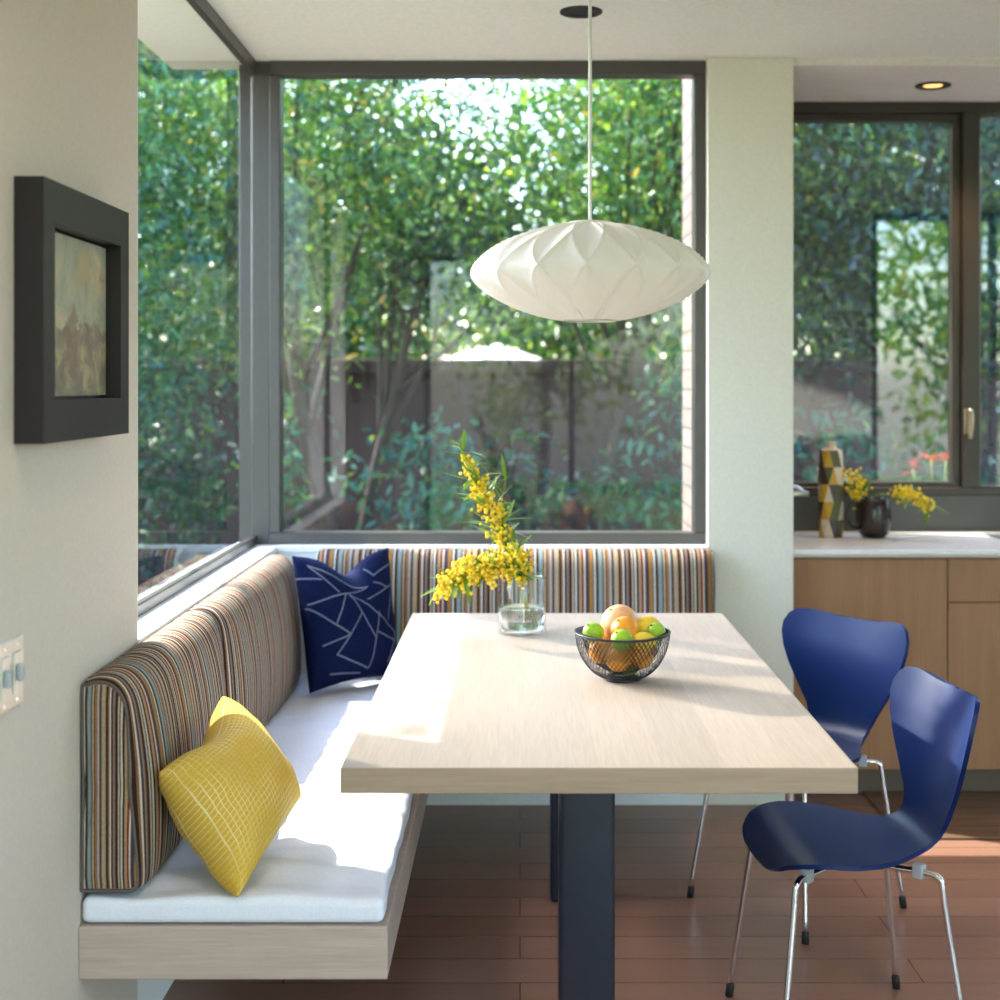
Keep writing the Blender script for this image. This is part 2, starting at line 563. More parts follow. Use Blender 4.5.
def navy_mat():
    m = M('navy cotton with stitched angles')
    tc = m.n('ShaderNodeTexCoord')
    sp = m.n('ShaderNodeSeparateXYZ')
    m.l(tc.outputs['UV'], sp.inputs[0])
    u, v = sp.outputs[0], sp.outputs[1]
    segs = [(120, 395, 490, 265), (115, 420, 320, 615), (330, 330, 250, 530), (355, 325, 500, 670), (355, 325, 685, 655), (470, 390, 690, 320), (690, 330, 630, 555),
            (415, 490, 240, 740), (545, 495, 455, 870), (520, 630, 670, 705), (240, 740, 445, 875), (165, 665, 310, 625), (160, 140, 290, 315), (80, 225, 205, 230),
            (160, 140, 480, 265), (515, 115, 550, 210), (540, 260, 635, 330), (550, 210, 690, 185), (685, 655, 600, 850), (210, 860, 400, 900)]
    ln = None
    for x0, y0, x1, y1 in segs:
        ax, ay, bx_, by = (x0 - 110) / 610, (945 - y0) / 870, (x1 - 110) / 610, (945 - y1) / 870
        dx, dy = bx_ - ax, by - ay
        L2 = dx * dx + dy * dy
        pu, pv = m.math('SUBTRACT', u, ax), m.math('SUBTRACT', v, ay)
        t = m.math('ADD', m.math('MULTIPLY', pu, dx / L2), m.math('MULTIPLY', pv, dy / L2))
        t.node.use_clamp = True
        qx = m.math('SUBTRACT', pu, m.math('MULTIPLY', t, dx))
        qy = m.math('SUBTRACT', pv, m.math('MULTIPLY', t, dy))
        d = m.math('SQRT', m.math('ADD', m.math('MULTIPLY', qx, qx), m.math('MULTIPLY', qy, qy)))
        ln = d if ln is None else m.math('MINIMUM', ln, d)
    ln = m.math('LESS_THAN', ln, .0065)
    nz = m.noise(m.coord('Object'), 250, 2)
    base = m.ramp(nz, [(.3, (.0022, .0055, .030)), (.7, (.0036, .0085, .046))])
    m.color(m.mix(m.math('MULTIPLY', ln, .7), base, (.17, .19, .26)))
    m.set(Roughness=.75)
    m.b.inputs['Specular IOR Level'].default_value = .08
    m.bump(nz, .3, .002)
    return m.m
MT['navy'] = navy_mat()

def rug_mat():
    m = M('woven brown runner')
    v = m.coord('Object', (1.4, 46, 1))
    n1 = m.noise(v, 1.3, 4, .6)
    v2 = m.coord('Object')
    n2 = m.noise(v2, 180, 2)
    m.color(m.ramp(n1, [(.3, (.085, .042, .022)), (.6, (.17, .09, .048)), (.75, (.22, .13, .075))]))
    m.set(Roughness=.9)
    m.bump(n2, .5, .004)
    return m.m
MT['rug'] = rug_mat()

def pendant_mat():
    m = M('white pendant skin')
    m.set(Base_Color=(.86, .84, .80), Roughness=.55)
    tl = m.n('ShaderNodeBsdfTranslucent')
    tl.inputs[0].default_value = (.88, .86, .80, 1)
    mx = m.n('ShaderNodeMixShader')
    mx.inputs[0].default_value = .35
    m.l(m.b.outputs[0], mx.inputs[1])
    m.l(tl.outputs[0], mx.inputs[2])
    m.l(mx.outputs[0], m.out.inputs[0])
    return m.m
MT['pendant'] = pendant_mat()

def emis(name, c, s):
    m = M(name)
    m.set(Base_Color=(.1, .1, .1))
    m.b.inputs['Emission Color'].default_value = (*c, 1)
    m.b.inputs['Emission Strength'].default_value = s
    return m.m
MT['bulb'] = emis('warm lamp', (1, .42, .12), 2.2)

def water_mat():
    m = M('water')
    m.set(Base_Color=(1, 1, 1), Roughness=0.0)
    m.b.inputs['Transmission Weight'].default_value = 1
    m.b.inputs['IOR'].default_value = 1.33
    return m.m
MT['water'] = water_mat()
MT['vase_glass'] = glass_mat('clear vase glass', (.97, .985, .98), .06)

# ------------------------------------------------------------------ the room shell
CEIL, KCEIL = 2.57, 2.545
structure(obj('floor', box(-.84, 4.3, -2.6, 5.45, -.06, 0), MT['floor']))
structure(obj('ceiling', box(-1.24, 1.95, -2.6, 4.83, CEIL, CEIL + .3), MT['ceiling']))
structure(obj('ceiling_right', box(1.95, 4.45, 1.64, 4.83, CEIL, CEIL + .3), MT['ceiling']))
structure(obj('ceiling_kitchen', box(.94, 4.4, 4.83, 5.72, KCEIL, CEIL + .3), MT['ceiling_k']))
structure(obj('ceiling_rear_edge', box(-1.24, .94, 4.83, 5.0, CEIL, CEIL + .3), MT['ceiling']))
structure(obj('wall_left', box(-1.02, -.84, -2.6, 3.077, 0, CEIL, .002), MT['wall']))
bm = box(-1.0, -.84, 3.077, 4.98, 0, .868)
structure(obj('wall_left_under_window', bm, MT['wall_white']))
structure(obj('wall_back_under_window', box(-.84, .646, 4.811, 4.98, 0, .868), MT['wall_white']))
structure(obj('trim_3', box(-1.02, -.8405, 3.0765, 3.0795, .888, CEIL - .05), MT['sill']))
structure(obj('trim_1', box(-1.0, -.835, 3.077, 4.98, .868, .888, .003), MT['sill']))
structure(obj('trim_2', box(-.835, .646, 4.805, 4.98, .868, .890, .003), MT['sill']))
structure(obj('wall_column', box(.646, .94, 4.811, 4.98, 0, CEIL, .002), MT['column']))
structure(obj('wall_brick', box(.652, .94, 4.98, 5.62, -.4, CEIL + .1), MT['brick']))
structure(obj('wall_kitchen', box(.94, 4.3, 5.45, 5.62, 0, 1.012), MT['splash']))
structure(obj('wall_right', box(4.3, 4.45, 1.8, 5.62, 0, CEIL), MT['wall_white']))
bm = bmesh.new()
bx(bm, 1.75, 2.31, 1.66, 1.8, 0, CEIL)
bx(bm, 3.95, 4.45, 1.66, 1.8, 0, CEIL)
structure(obj('wall_rear_kitchen', bm, MT['wall_white']))
structure(obj('wall_right_living', box(1.75, 1.9, -2.6, -1.6, 0, CEIL), MT['wall_white']))

def window(name, pieces, panes, mat, glass='glass'):
    w = bpy.data.objects.new(name, None)
    COL.objects.link(w)
    structure(w)
    bm = bmesh.new()
    for p in pieces:
        bx(bm, *p, .003, 1)
    obj('window_frame', bm, mat, w)
    for p in panes:
        obj('window_glass', p, MT[glass], w)
    return w

def pane(pts):
    bm = bmesh.new()
    bm.faces.new([bm.verts.new(p) for p in pts])
    return bm

# left window, glass just behind the inner face of its frame
window('window_1', [(-.940, -.915, 3.077, 4.93, 2.523, CEIL), (-.940, -.915, 3.077, 4.93, .888, .918), (-.940, -.915, 3.077, 3.086, .918, 2.523),
                    (-.940, -.928, 4.885, 4.93, .918, 2.523), (-.99, -.871, 4.93, 4.98, .888, CEIL), (-.934, -.871, 4.872, 4.93, .888, CEIL)],
       [pane([(-.926, 3.11, .912), (-.926, 4.89, .912), (-.926, 4.89, 2.527), (-.926, 3.11, 2.527)])], MT['frame'])
# back window, in the plane y = 4.88
window('window_2', [(-.871, .646, 4.86, 4.94, 2.521, CEIL), (-.871, .646, 4.86, 4.94, .890, .930), (-.871, -.833, 4.86, 4.94, .930, 2.521),
                    (.605, .646, 4.86, 4.94, .930, 2.521)],
       [pane([(-.84, 4.90, .925), (.61, 4.90, .925), (.61, 4.90, 2.525), (-.84, 4.90, 2.525)])], MT['frame'])
# kitchen window
kw = window('window_3', [(.94, 4.3, 5.45, 5.56, 2.503, KCEIL), (.94, 4.3, 5.45, 5.56, 1.012, 1.045), (1.722, 1.79, 5.44, 5.56, 1.045, 2.503),
                         (.94, .99, 5.45, 5.56, 1.045, 2.503), (2.6, 2.67, 5.45, 5.56, 1.045, 2.503), (3.5, 3.57, 5.45, 5.56, 1.045, 2.503), (4.25, 4.3, 5.45, 5.56, 1.045, 2.503),
                         (.99, 1.722, 5.468, 5.52, 2.473, 2.503), (.99, 1.722, 5.468, 5.52, 1.045, 1.064), (1.690, 1.722, 5.468, 5.52, 1.064, 2.473), (.99, 1.02, 5.468, 5.52, 1.064, 2.473)],
            [pane([(1.0, 5.50, 1.05), (1.71, 5.50, 1.05), (1.71, 5.50, 2.49), (1.0, 5.50, 2.49)]),
             pane([(1.77, 5.50, 1.03), (2.62, 5.50, 1.03), (2.62, 5.50, 2.52), (1.77, 5.50, 2.52)]),
             pane([(2.65, 5.50, 1.03), (4.27, 5.50, 1.03), (4.27, 5.50, 2.52), (2.65, 5.50, 2.52)])], MT['frame_k'], 'glass_kitchen')
bm = bmesh.new()
bx(bm, 1.722, 1.758, 5.428, 5.442, 1.25, 1.35, .004)
tube(bm, catmull([(1.74, 5.43, 1.345), (1.742, 5.405, 1.34), (1.744, 5.40, 1.30), (1.738, 5.405, 1.235)]), .008, 8)
o = obj('window_handle', bm, MT['brass'], kw)
o['label'] = 'silver latch handle'
bm = bmesh.new()
bx(bm, 1.03, 1.12, 5.415, 5.455, 1.012, 1.03, .004)
tube(bm, catmull([(1.10, 5.43, 1.028), (1.06, 5.40, 1.05), (1.02, 5.37, 1.035), (1.0, 5.36, 1.07)]), .008, 8)
o = obj('window_crank', bm, MT['brushed'], kw)
o['label'] = 'silver crank'
# the glazed openings behind the camera and behind the kitchen
window('window_4', [(2.31, 3.95, 1.70, 1.76, 0, .05), (2.31, 3.95, 1.70, 1.76, 2.52, CEIL), (2.31, 2.36, 1.70, 1.76, .05, 2.52), (3.90, 3.95, 1.70, 1.76, .05, 2.52), (3.1, 3.15, 1.70, 1.76, .05, 2.52)],
       [pane([(2.35, 1.73, .04), (3.91, 1.73, .04), (3.91, 1.73, 2.53), (2.35, 1.73, 2.53)])], MT['frame'])
window('window_5', [(-.84, 1.75, -2.6, -2.54, 0, .05), (-.84, 1.75, -2.6, -2.54, 2.52, CEIL), (-.84, -.79, -2.6, -2.54, .05, 2.52), (1.70, 1.75, -2.6, -2.54, .05, 2.52), (.43, .48, -2.6, -2.54, .05, 2.52)],
       [pane([(-.8, -2.57, .04), (1.71, -2.57, .04), (1.71, -2.57, 2.53), (-.8, -2.57, 2.53)])], MT['frame'])
window('window_6', [(1.79, 1.85, -1.6, 1.66, 0, .05), (1.79, 1.85, -1.6, 1.66, 2.52, CEIL), (1.79, 1.85, 0, .05, .05, 2.52)],
       [pane([(1.82, -1.6, .04), (1.82, 1.66, .04), (1.82, 1.66, 2.53), (1.82, -1.6, 2.53)])], MT['frame'])

# recessed ceiling lights
def downlight(x, y, z, label, lit):
    t = thing('downlight', label, 'ceiling light', (x, y, z))
    bm = bmesh.new()
    lathe(bm, [(.064, .0), (.064, -.005), (.060, -.007), (.044, -.006), (.034, -.0022), (.030, -.0015)], 40, cap0=False, cap1=False)
    obj('trim_ring', bm, MT['trim_black'], t)
    bm = bmesh.new()
    lathe(bm, [(.034, -.0025), (.028, -.0022), (.012, -.002)], 32, cap0=False)
    obj('lamp', bm, MT['bulb'] if lit else MT['trim_black'], t)
    return t
downlight(.184, 4.217, CEIL, 'unlit black downlight in the ceiling behind the pendant cord', False)
downlight(1.518, 5.146, KCEIL, 'lit warm downlight in the kitchen ceiling above the window', True)
def fill_beam(x, y, z, e):
    l = bpy.data.lights.new('downlight_and_fill_beam', 'SPOT')
    l.energy = e
    l.color = (1, .83, .67)
    l.spot_size = 2.5
    l.spot_blend = .8
    l.shadow_soft_size = .05
    o = bpy.data.objects.new('downlight_and_fill_beam', l)
    o.location = (x, y, z - .02)
    COL.objects.link(o)
for i_, (x_, y_) in enumerate(((-.25, 1.6), (1.05, 1.6), (-.25, .2), (1.05, .2), (-.25, -1.2), (1.05, -1.2))):  # unseen downlights added behind the camera to raise the interior light
    downlight(x_, y_, CEIL, ('unseen downlight added as fill over the living room, %s row from the table, %s side' % (('nearest', 'middle', 'rear')[i_ // 2], ('painting', 'garden door')[i_ % 2])), True)
    fill_beam(x_, y_, CEIL, (17, 30, 38)[i_ // 2])
ld = bpy.data.lights.new('downlight_and_fill_beam', 'SPOT')
ld.energy = 28
ld.color = (1, .72, .42)
ld.spot_size = 1.9
ld.spot_blend = .6
ld.shadow_soft_size = .04
lo = bpy.data.objects.new('downlight_and_fill_beam', ld)
lo.location = (1.518, 5.146, KCEIL - .02)
COL.objects.link(lo)

# ------------------------------------------------------------------ bench
bench = thing('corner_bench', 'floating bleached oak corner bench carrying the white seat cushions', 'bench', (-.84, 2.662, .315))
bm = bmesh.new()
bx(bm, 0, .588, 0, 2.149, 0, .101, .003)
o = obj('seat_box', bm, MT['bench_oak'], bench)
bm = bmesh.new()
bx(bm, .590, 1.486, 1.55, 2.149, 0, .101, .003)
obj('seat_box', bm, MT['bench_oak'], bench)
# seat cushions
c1 = obj('seat_cushion', soft_box(-.835, -.262, 2.667, 4.12, .418, .464, .014, .016, .0085, .007, 3), MT['cushion'], smooth=True)
tag(c1, 'long white seat cushion under the yellow pillow', 'seat cushion')
c2 = obj('seat_cushion', soft_box(-.835, .64, 4.125, 4.805, .418, .464, .014, .03, .004, .007, 8), MT['cushion'], smooth=True)
tag(c2, 'white seat cushion in the corner under the navy pillow', 'seat cushion')

# backrests: a profile (depth, height) swept along the bench
PROF = [(0, 0), (0, .15), (0, .32), (.001, .396), (.010, .406), (.030, .411), (.055, .407), (.073, .393), (.085, .370), (.091, .335), (.096, .26), (.101, .18), (.107, .09), (.111, .025), (.107, .004), (.09, 0)]
def smooth_prof():
    return [(p.x, p.y) for p in catmull([Vector((a, b, 0)) for a, b in PROF], 3)]
SP = smooth_prof()
def sweep(L, place, seed):
    """rounded-ended sweep; place(depth, height, s) -> point"""
    bm = bmesh.new()
    S = [0, .004, .012, .025] + [.025 + (L - .05) * i / 40 for i in range(1, 40)] + [L - .025, L - .012, L - .004, L]
    rings = []
    cx, cz = .06, .2
    for s in S:
        e = min(s, L - s)
        ins = .012 * max(0, 1 - e / .025) ** 2
        rg = []
        for d, h in SP:
            dx, dz = d - cx, h - cz
            ln = math.hypot(dx, dz)
            k = (ln - ins) / ln
            bulge = .030 * math.sin(PI / 2 * min(1, e / .16)) ** .8 * math.sin(PI * min(1, max(0, (h + .06) / .50))) * min(1, d / .06)
            wob = .003 * noise.noise(Vector((s * 6 + seed, h * 7, d * 9))) if d > .02 else 0
            rg.append(bm.verts.new(place(cx + dx * k + bulge + wob, cz + dz * k + (wob if h > .3 else 0), s)))
        rings.append(rg)
    n = len(SP)
    for a, b in zip(rings, rings[1:]):
        for k in range(n):
            f = bm.faces.new([a[k], a[(k + 1) % n], b[(k + 1) % n], b[k]])
            f.smooth = True
    bm.faces.new(rings[0][::-1])
    bm.faces.new(rings[-1])
    return bm

ZB = .4745
def backrest(label, origin, L, along, mat, endmat, ends):
    t = thing('backrest_cushion', label, 'backrest cushion', origin)
    if along == 'Y':
        pl = lambda d, h, s: Vector((d, s, h))
    else:
        pl = lambda d, h, s: Vector((s, -d, h))
    obj('upholstery', sweep(L, pl, origin[1]), mat, t, smooth=True, angle=50)
    for e in ends:
        s0 = 0 if e == 0 else L
        sg = -1 if e == 0 else 1
        bm = bmesh.new()
        cx, cz = .06, .2
        loop, inner = [], []
        for d, h in SP:
            dx, dz = d - cx, h - cz
            ln = math.hypot(dx, dz)
            loop.append(bm.verts.new(pl(cx + dx * (ln - .011) / ln, cz + dz * (ln - .011) / ln, s0 + sg * .0005)))
            inner.append(bm.verts.new(pl(cx + dx * (ln - .04) / ln, cz + dz * (ln - .04) / ln, s0 + sg * .006)))
        for k in range(len(loop)):
            bm.faces.new([loop[k], loop[(k + 1) % len(loop)], inner[(k + 1) % len(loop)], inner[k]])
        bm.faces.new(inner)
        ep = obj('end_panel', bm, endmat, t)
        bm = bmesh.new()
        pts = []
        for d, h in SP:
            dx, dz = d - cx, h - cz
            ln = math.hypot(dx, dz)
            pts.append(pl(cx + dx * (ln - .006) / ln, cz + dz * (ln - .006) / ln, s0))
        tube(bm, pts + [pts[0]], .0030, 6, caps=False)
        obj('piping', bm, MT['piping'], ep)
    return t
backrest('striped backrest cushion at the open end, behind the yellow pillow', (-.839, 2.672, ZB), .825, 'Y', MT['stripe_y'], MT['stripe_end'], (0,))
backrest('striped backrest cushion under the left window, beside the navy pillow', (-.839, 3.508, ZB), 1.135, 'Y', MT['stripe_y'], MT['stripe_end'], (0,))
backrest('striped backrest cushion under the back window, left length by the corner', (-.69, 4.803, ZB), .668, 'X', MT['stripe_x'], MT['stripe_end'], ())
backrest('striped backrest cushion under the back window, right length by the column', (-.015, 4.803, ZB), .668, 'X', MT['stripe_x'], MT['stripe_y'], (1,))

# ------------------------------------------------------------------ pillows
def pillow(name, label, corners, T, mat, flip=1, pinch=.055, N=34, dent=None):
    c00, c10, c11, c01 = [Vector(c) for c in corners]
    nrm = (c11 - c00).cross(c01 - c10).normalized() * flip
    ctr = (c00 + c10 + c11 + c01) / 4
    bm = bmesh.new()
    uvl = bm.loops.layers.uv.new('UVMap')
    def pt(u, v, side):
        a, b = 2 * u - 1, 2 * v - 1
        uu = .5 + .5 * a * (1 - pinch * 2 * (1 - b * b))
        vv = .5 + .5 * b * (1 - pinch * 2 * (1 - a * a))
        p = (c00 * (1 - uu) + c10 * uu) * (1 - vv) + (c01 * (1 - uu) + c11 * uu) * vv
        h = max(0, (1 - a * a) * (1 - b * b)) ** .42
        w = noise.noise(Vector((u * 4, v * 4, T * 31 + side))) * .008 * min(1, h * 2)
        w += .004 * noise.noise(Vector((u * 11, v * 11, T * 17)))* min(1, h * 3)
        p = p + nrm * side * (h * T / 2 + w)
        if dent:
            p = dent(p, u, v, side)
        return p - ctr
    grid = {}
    for side in (1, -1):
        for i in range(N + 1):
            for j in range(N + 1):
                edge = i in (0, N) or j in (0, N)
                key = (i, j, 0 if edge else side)
                if key not in grid:
                    # denser rows near the seam
                    u = .5 - .5 * math.cos(PI * i / N) if True else i / N
                    v = .5 - .5 * math.cos(PI * j / N)
                    grid[key] = (bm.verts.new(pt(u, v, 0 if edge else side)), u, v)
    for side in (1, -1):
        for i in range(N):
            for j in range(N):
                ks = []
                for a, b in ((i, j), (i + 1, j), (i + 1, j + 1), (i, j + 1)):
                    edge = a in (0, N) or b in (0, N)
                    ks.append(grid[(a, b, 0 if edge else side)])
                if side < 0:
                    ks = ks[::-1]
                f = bm.faces.new([k[0] for k in ks])
                f.smooth = True
                for lp, k in zip(f.loops, ks):
                    lp[uvl].uv = (k[1], k[2])
    o = obj(name, bm, mat)
    o.location = ctr
    tag(o, label, 'pillow')
    return o
def dent_yellow(p, u, v, side):
    # a soft chop in the upper edge
    k = math.exp(-((u - .52) / .27) ** 2) * max(0, (v - .55) / .45) ** 1.5
    return p + Vector((.63, -.32, -.70)) * (.036 * k)
pillow('throw_pillow', 'mustard yellow pillow with a pale lattice on the white seat',
       [(-.534, 2.655, .475), (-.470, 3.00, .562), (-.660, 3.10, .757), (-.706, 2.735, .690)], .20, MT['yellow'], -1, .022, dent=dent_yellow)
def dent_navy(p, u, v, side):
    k = math.exp(-((u - .52) / .20) ** 2) * max(0, v - .62) / .38
    p = p.copy()
    p.z -= .062 * k
    return p
pillow('throw_pillow', 'navy blue pillow with pale stitched angles in the bench corner',
       [(-.655, 4.36, .482), (-.395, 4.59, .490), (-.438, 4.64, .905), (-.720, 4.42, .905)], .17, MT['navy'], 1, .04, dent=dent_navy)

# ------------------------------------------------------------------ table
tb = thing('dining_table', 'long bleached oak dining table on two dark steel legs', 'table', (.146, 3.452, 0))
bm = box(-.478, .478, -.869, .869, .692, .740, .002)
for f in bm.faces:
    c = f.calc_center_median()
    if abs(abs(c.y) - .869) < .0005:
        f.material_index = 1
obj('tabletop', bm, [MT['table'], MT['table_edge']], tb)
for y in (-.36, .50):
    bm = box(-.061, .061, y - .05, y + .05, 0, .692, .012, 3)
    obj('leg', bm, MT['steel_blue'], tb, smooth=True, angle=40)
bm = box(-.05, .05, -.31, .45, .672, .692, .002)
obj('under_rail', bm, MT['steel_blue'], tb)

# ------------------------------------------------------------------ chairs
def chair_parts(label):
    """front faces -x; origin on the floor at the centre of the feet"""
    t = thing('dining_chair', label, 'chair', group='blue moulded chairs at the table')
    prof = catmull([Vector((x, 0, z)) for x, z in [(-.190, .392), (-.182, .410), (-.160, .424), (-.11, .431), (-.05, .428), (.05, .425), (.11, .427), (.160, .437), (.192, .462), (.212, .505), (.225, .56), (.239, .63), (.253, .695), (.266, .75), (.271, .770)]], 10)
    cum = [0]
    for a, b in zip(prof, prof[1:]):
        cum.append(cum[-1] + (b - a).length)
    L = cum[-1]
    def at(l):
        l = min(max(l, 0), L)
        for i in range(len(cum) - 1):
            if cum[i + 1] >= l:
                k = (l - cum[i]) / (cum[i + 1] - cum[i])
                p = prof[i].lerp(prof[i + 1], k)
                tg = (prof[i + 1] - prof[i]).normalized()
                return p, tg
        return prof[-1], (prof[-1] - prof[-2]).normalized()
    W = [(0, .0), (.003, .055), (.010, .098), (.026, .143), (.055, .183), (.095, .211), (.145, .227), (.19, .228), (.25, .212), (.31, .178), (.36, .142), (.40, .118), (.44, .106), (.48, .108), (.53, .127), (.59, .162), (.65, .195), (.70, .217), (.74, .227), (.77, .226), (.80, .213), (.820, .192), (.832, .163), (.838, .125), (.840, 0)]
    sL = L / .840
    def half(l):
        l /= sL
        for (a, wa), (b, wb) in zip(W, W[1:]):
            if l <= b:
                k = (l - a) / (b - a)
                return wa + (wb - wa) * k
        return 0
    ls = []
    knots = [w[0] for w in W]
    for a, b in zip(knots, knots[1:]):
        n = max(2, int((b - a) / .012))
        ls += [a + (b - a) * i / n for i in range(n)]
    ls.append(knots[-1])
    bm = bmesh.new()
    NU = 18
    rows = []
    for l0 in ls:
        l = l0 * sL
        w = max(half(l), .004)
        row = []
        for j in range(NU + 1):
            u = -1 + 2 * j / NU
            x = u * w
            xx = (x / .2)
            top = max(0, min(1, (l0 - .62) / .2))
            ll = l + .018 * top * xx * xx - .006 * top
            p, tg = at(ll)
            if ll > L:
                p = p + tg * (ll - L)
            nn = Vector((-tg.z, 0, tg.x))
            back = max(0, min(1, (l0 - .40) / .15))
            off = (.040 * back * xx * xx) + (1 - back) * (.010 * xx * xx - .014 * max(0, (.06 - l0) / .06) * 0)
            q = p + nn * off
            q.y = x
            row.append(bm.verts.new(q))
        rows.append(row)
    for a, b in zip(rows, rows[1:]):
        for j in range(NU):
            f = bm.faces.new([a[j], a[j + 1], b[j + 1], b[j]])
            f.smooth = True
    bmesh.ops.recalc_face_normals(bm, faces=bm.faces[:])
    bmesh.ops.solidify(bm, geom=bm.faces[:], thickness=.010)
    sh = obj('shell', bm, MT['blue'], t, smooth=True, angle=50)
    bm = bmesh.new()
    lathe(bm, [(.055, 0), (.055, .010), (.045, .014)], 28, (-.02, 0, .400))
    obj('centre_plate', bm, MT['clip'], t)
    for sx in (-1, 1):
        for sy in (-1, 1):
            fx, fy = sx * .205 + .0, sy * .21
            tx, ty = sx * .155, sy * .165
            bm = bmesh.new()
            pts = [(-.02 + sx * .03, sy * .022, .402), (sx * .07, sy * .09, .400), (tx * .88, ty * .88, .402), (tx, ty, .396), (tx + (fx - tx) * .10, ty + (fy - ty) * .10, .380), (tx + (fx - tx) * .25, ty + (fy - ty) * .25, .31), (fx, fy, .012)]
            tube(bm, catmull(pts, 7), .0072, 10)
            lg = obj('leg', bm, MT['chrome'], t)
            bm = bmesh.new()
            d = (Vector((fx, fy, .0)) - Vector((tx, ty, .40))).normalized()
            tube(bm, [Vector((fx, fy, .002)) - d * .030, Vector((fx, fy, .002)) - d * .027, Vector((fx, fy, .0))], [.008, .0100, .0095], 12)
            obj('foot', bm, MT['rubber'], lg)
            bm = bmesh.new()
            M4 = Matrix.Translation((tx * .80, ty * .80, .404)) @ Matrix.Rotation(math.atan2(ty, tx), 4, 'Z')
            tt = box(-.012, .012, -.012, .012, -.016, .014, .003)
            merge(bm, tt, 0, M4)
            obj('clip', bm, MT['clip'], lg)
    return t
ch1 = chair_parts('blue moulded chair closest to the camera, its seat fully in view')
ch1.location = (.720, 3.125, 0)
ch1.rotation_euler = (0, 0, math.radians(6))
dup(ch1, (.770, 3.910, 0), math.radians(38), 'blue moulded chair standing farther back, by the oak cabinets, its seat hidden by the table')

# ------------------------------------------------------------------ pendant
PX, PY, PZ = .181, 3.618, 1.735
pd = thing('pendant_lamp', 'white saucer pendant lamp with crossing ribs hanging over the table', 'pendant lamp', (PX, PY, PZ))
def pendant_skin():
    bm = bmesh.new()
    R, H = .310, .127
    rho = (R * R + H * H) / (2 * H)
    NT, NV = 384, 72
    rings = []
    for j in range(NV + 1):
        a = -1 + 2 * j / NV
        ang = a * PI / 2 * .85
        r = R * math.cos(ang) ** 1.0
        lens = math.sqrt(max(0, rho * rho - r * r)) - (rho - H)
        ell = H * math.sqrt(max(0, 1 - (r / R) ** 2))
        z = (.42 * lens + .58 * ell) * (1 if a >= 0 else -1)
        ring = []
        for k in range(NT):
            th = 2 * PI * k / NT - .075
            sp = 2 * PI / 16
            sh = .75 * sp * a
            d1 = abs(((2 * PI * k / NT - sh) / sp + .5) % 1 - .5)
            d2 = abs(((2 * PI * k / NT + sh) / sp + .5) % 1 - .5)
            d = min(d1, d2) * 2 * sp * r    # distance to nearest rib
            sag = 1 - math.exp(-d / .032)
            rib = math.exp(-(d / .0028) ** 2)
            s = -.014 * sag * math.cos(a * PI / 2) ** .5 + .0022 * rib
            nr = math.cos(ang * .9)
            nz = math.sin(ang)
            rr = r + s * (.5 + .5 * nr)
            zz = z + s * nz * .8
            ring.append(bm.verts.new((rr * math.cos(th), rr * math.sin(th), zz)))
        rings.append(ring)
    for a, b in zip(rings, rings[1:]):
        for k in range(NT):
            f = bm.faces.new([a[k], a[(k + 1) % NT], b[(k + 1) % NT], b[k]])
            f.smooth = True
    return bm, (rings[0][0].co.z, rings[-1][0].co.z)
bm, (zlo, zhi) = pendant_skin()
obj('lamp_shade', bm, MT['pendant'], pd)
bm = bmesh.new()
lathe(bm, [(.060, zlo - .004), (.066, zlo - .004), (.074, zlo + .002), (.066, zlo + .006), (.060, zlo + .004), (.060, zlo - .004)], 40, cap0=False, cap1=False)
obj('bottom_ring', bm, MT['brushed'], pd)
bm = bmesh.new()
lathe(bm, [(.012, zhi + .012), (.055, zhi + .008), (.076, zhi), (.072, zhi - .004)], 40)
obj('top_cap', bm, MT['pendant'], pd)
bm = bmesh.new()
tube(bm, [(0, 0, zhi), (0, 0, CEIL - PZ)], .0048, 10)
obj('cord', bm, MT['cream'] if False else MT['wall_white'], pd)
bm = bmesh.new()
lathe(bm, [(.06, CEIL - PZ), (.06, CEIL - PZ - .018), (.05, CEIL - PZ - .024)], 32)
obj('ceiling_canopy', bm, MT['wall_white'], pd)

# ------------------------------------------------------------------ picture and switch plate
art = thing('framed_painting', 'small abstract oil painting in a deep blackened frame on the left wall', 'painting', (-.84, 2.575, 1.571))
hw, hh, bw, bh, dp = .253, .2225, .057, .072, .05
bm = bmesh.new()
for (y0, y1, z0, z1) in ((-hw, hw, hh - bh, hh), (-hw, hw, -hh, -hh + bh), (-hw, -hw + bw, -hh + bh, hh - bh), (hw - bw, hw, -hh + bh, hh - bh)):
    bx(bm, .0005, dp, y0, y1, z0, z1)
for f in bm.faces:
    if abs(f.calc_center_median().x - dp) > .002:
        f.material_index = 1
obj('frame', bm, [MT['frame_art'], MT['frame_side']], art)
bm = box(.001, .022, -hw + bw + .006, hw - bw - .006, -hh + bh + .006, hh - bh - .006)
obj('canvas', bm, MT['art'], art)
bm = box(.0006, .010, -hw + bw, hw - bw, -hh + bh, hh - bh)
obj('backing', bm, MT['frame_side'], art)

sw = thing('light_switch_plate', 'brushed steel double switch plate on the left wall below the painting', 'light switch', (-.84, 2.293, .972))
bm = box(.0005, .006, -.060, .060, -.057, .057, .0015, 1)
obj('plate', bm, MT['brushed'], sw)
for y in (-.030, .026):
    rk = obj('rocker', box(.0055, .009, y - .017, y + .017, -.034, .034, .001, 1), MT['brushed'], sw)
    bm = box(.0085, .018, y - .008, y + .008, -.014, .012, .002, 1)
    obj('toggle', bm, MT['frame_side'] if False else MT['clip'], rk)
    for z in (-.046, .046):
        bm = bmesh.new()
        tube(bm, [(.005, y, z), (.0075, y, z)], .003, 8)
        obj('screw', bm, MT['chrome'], sw)

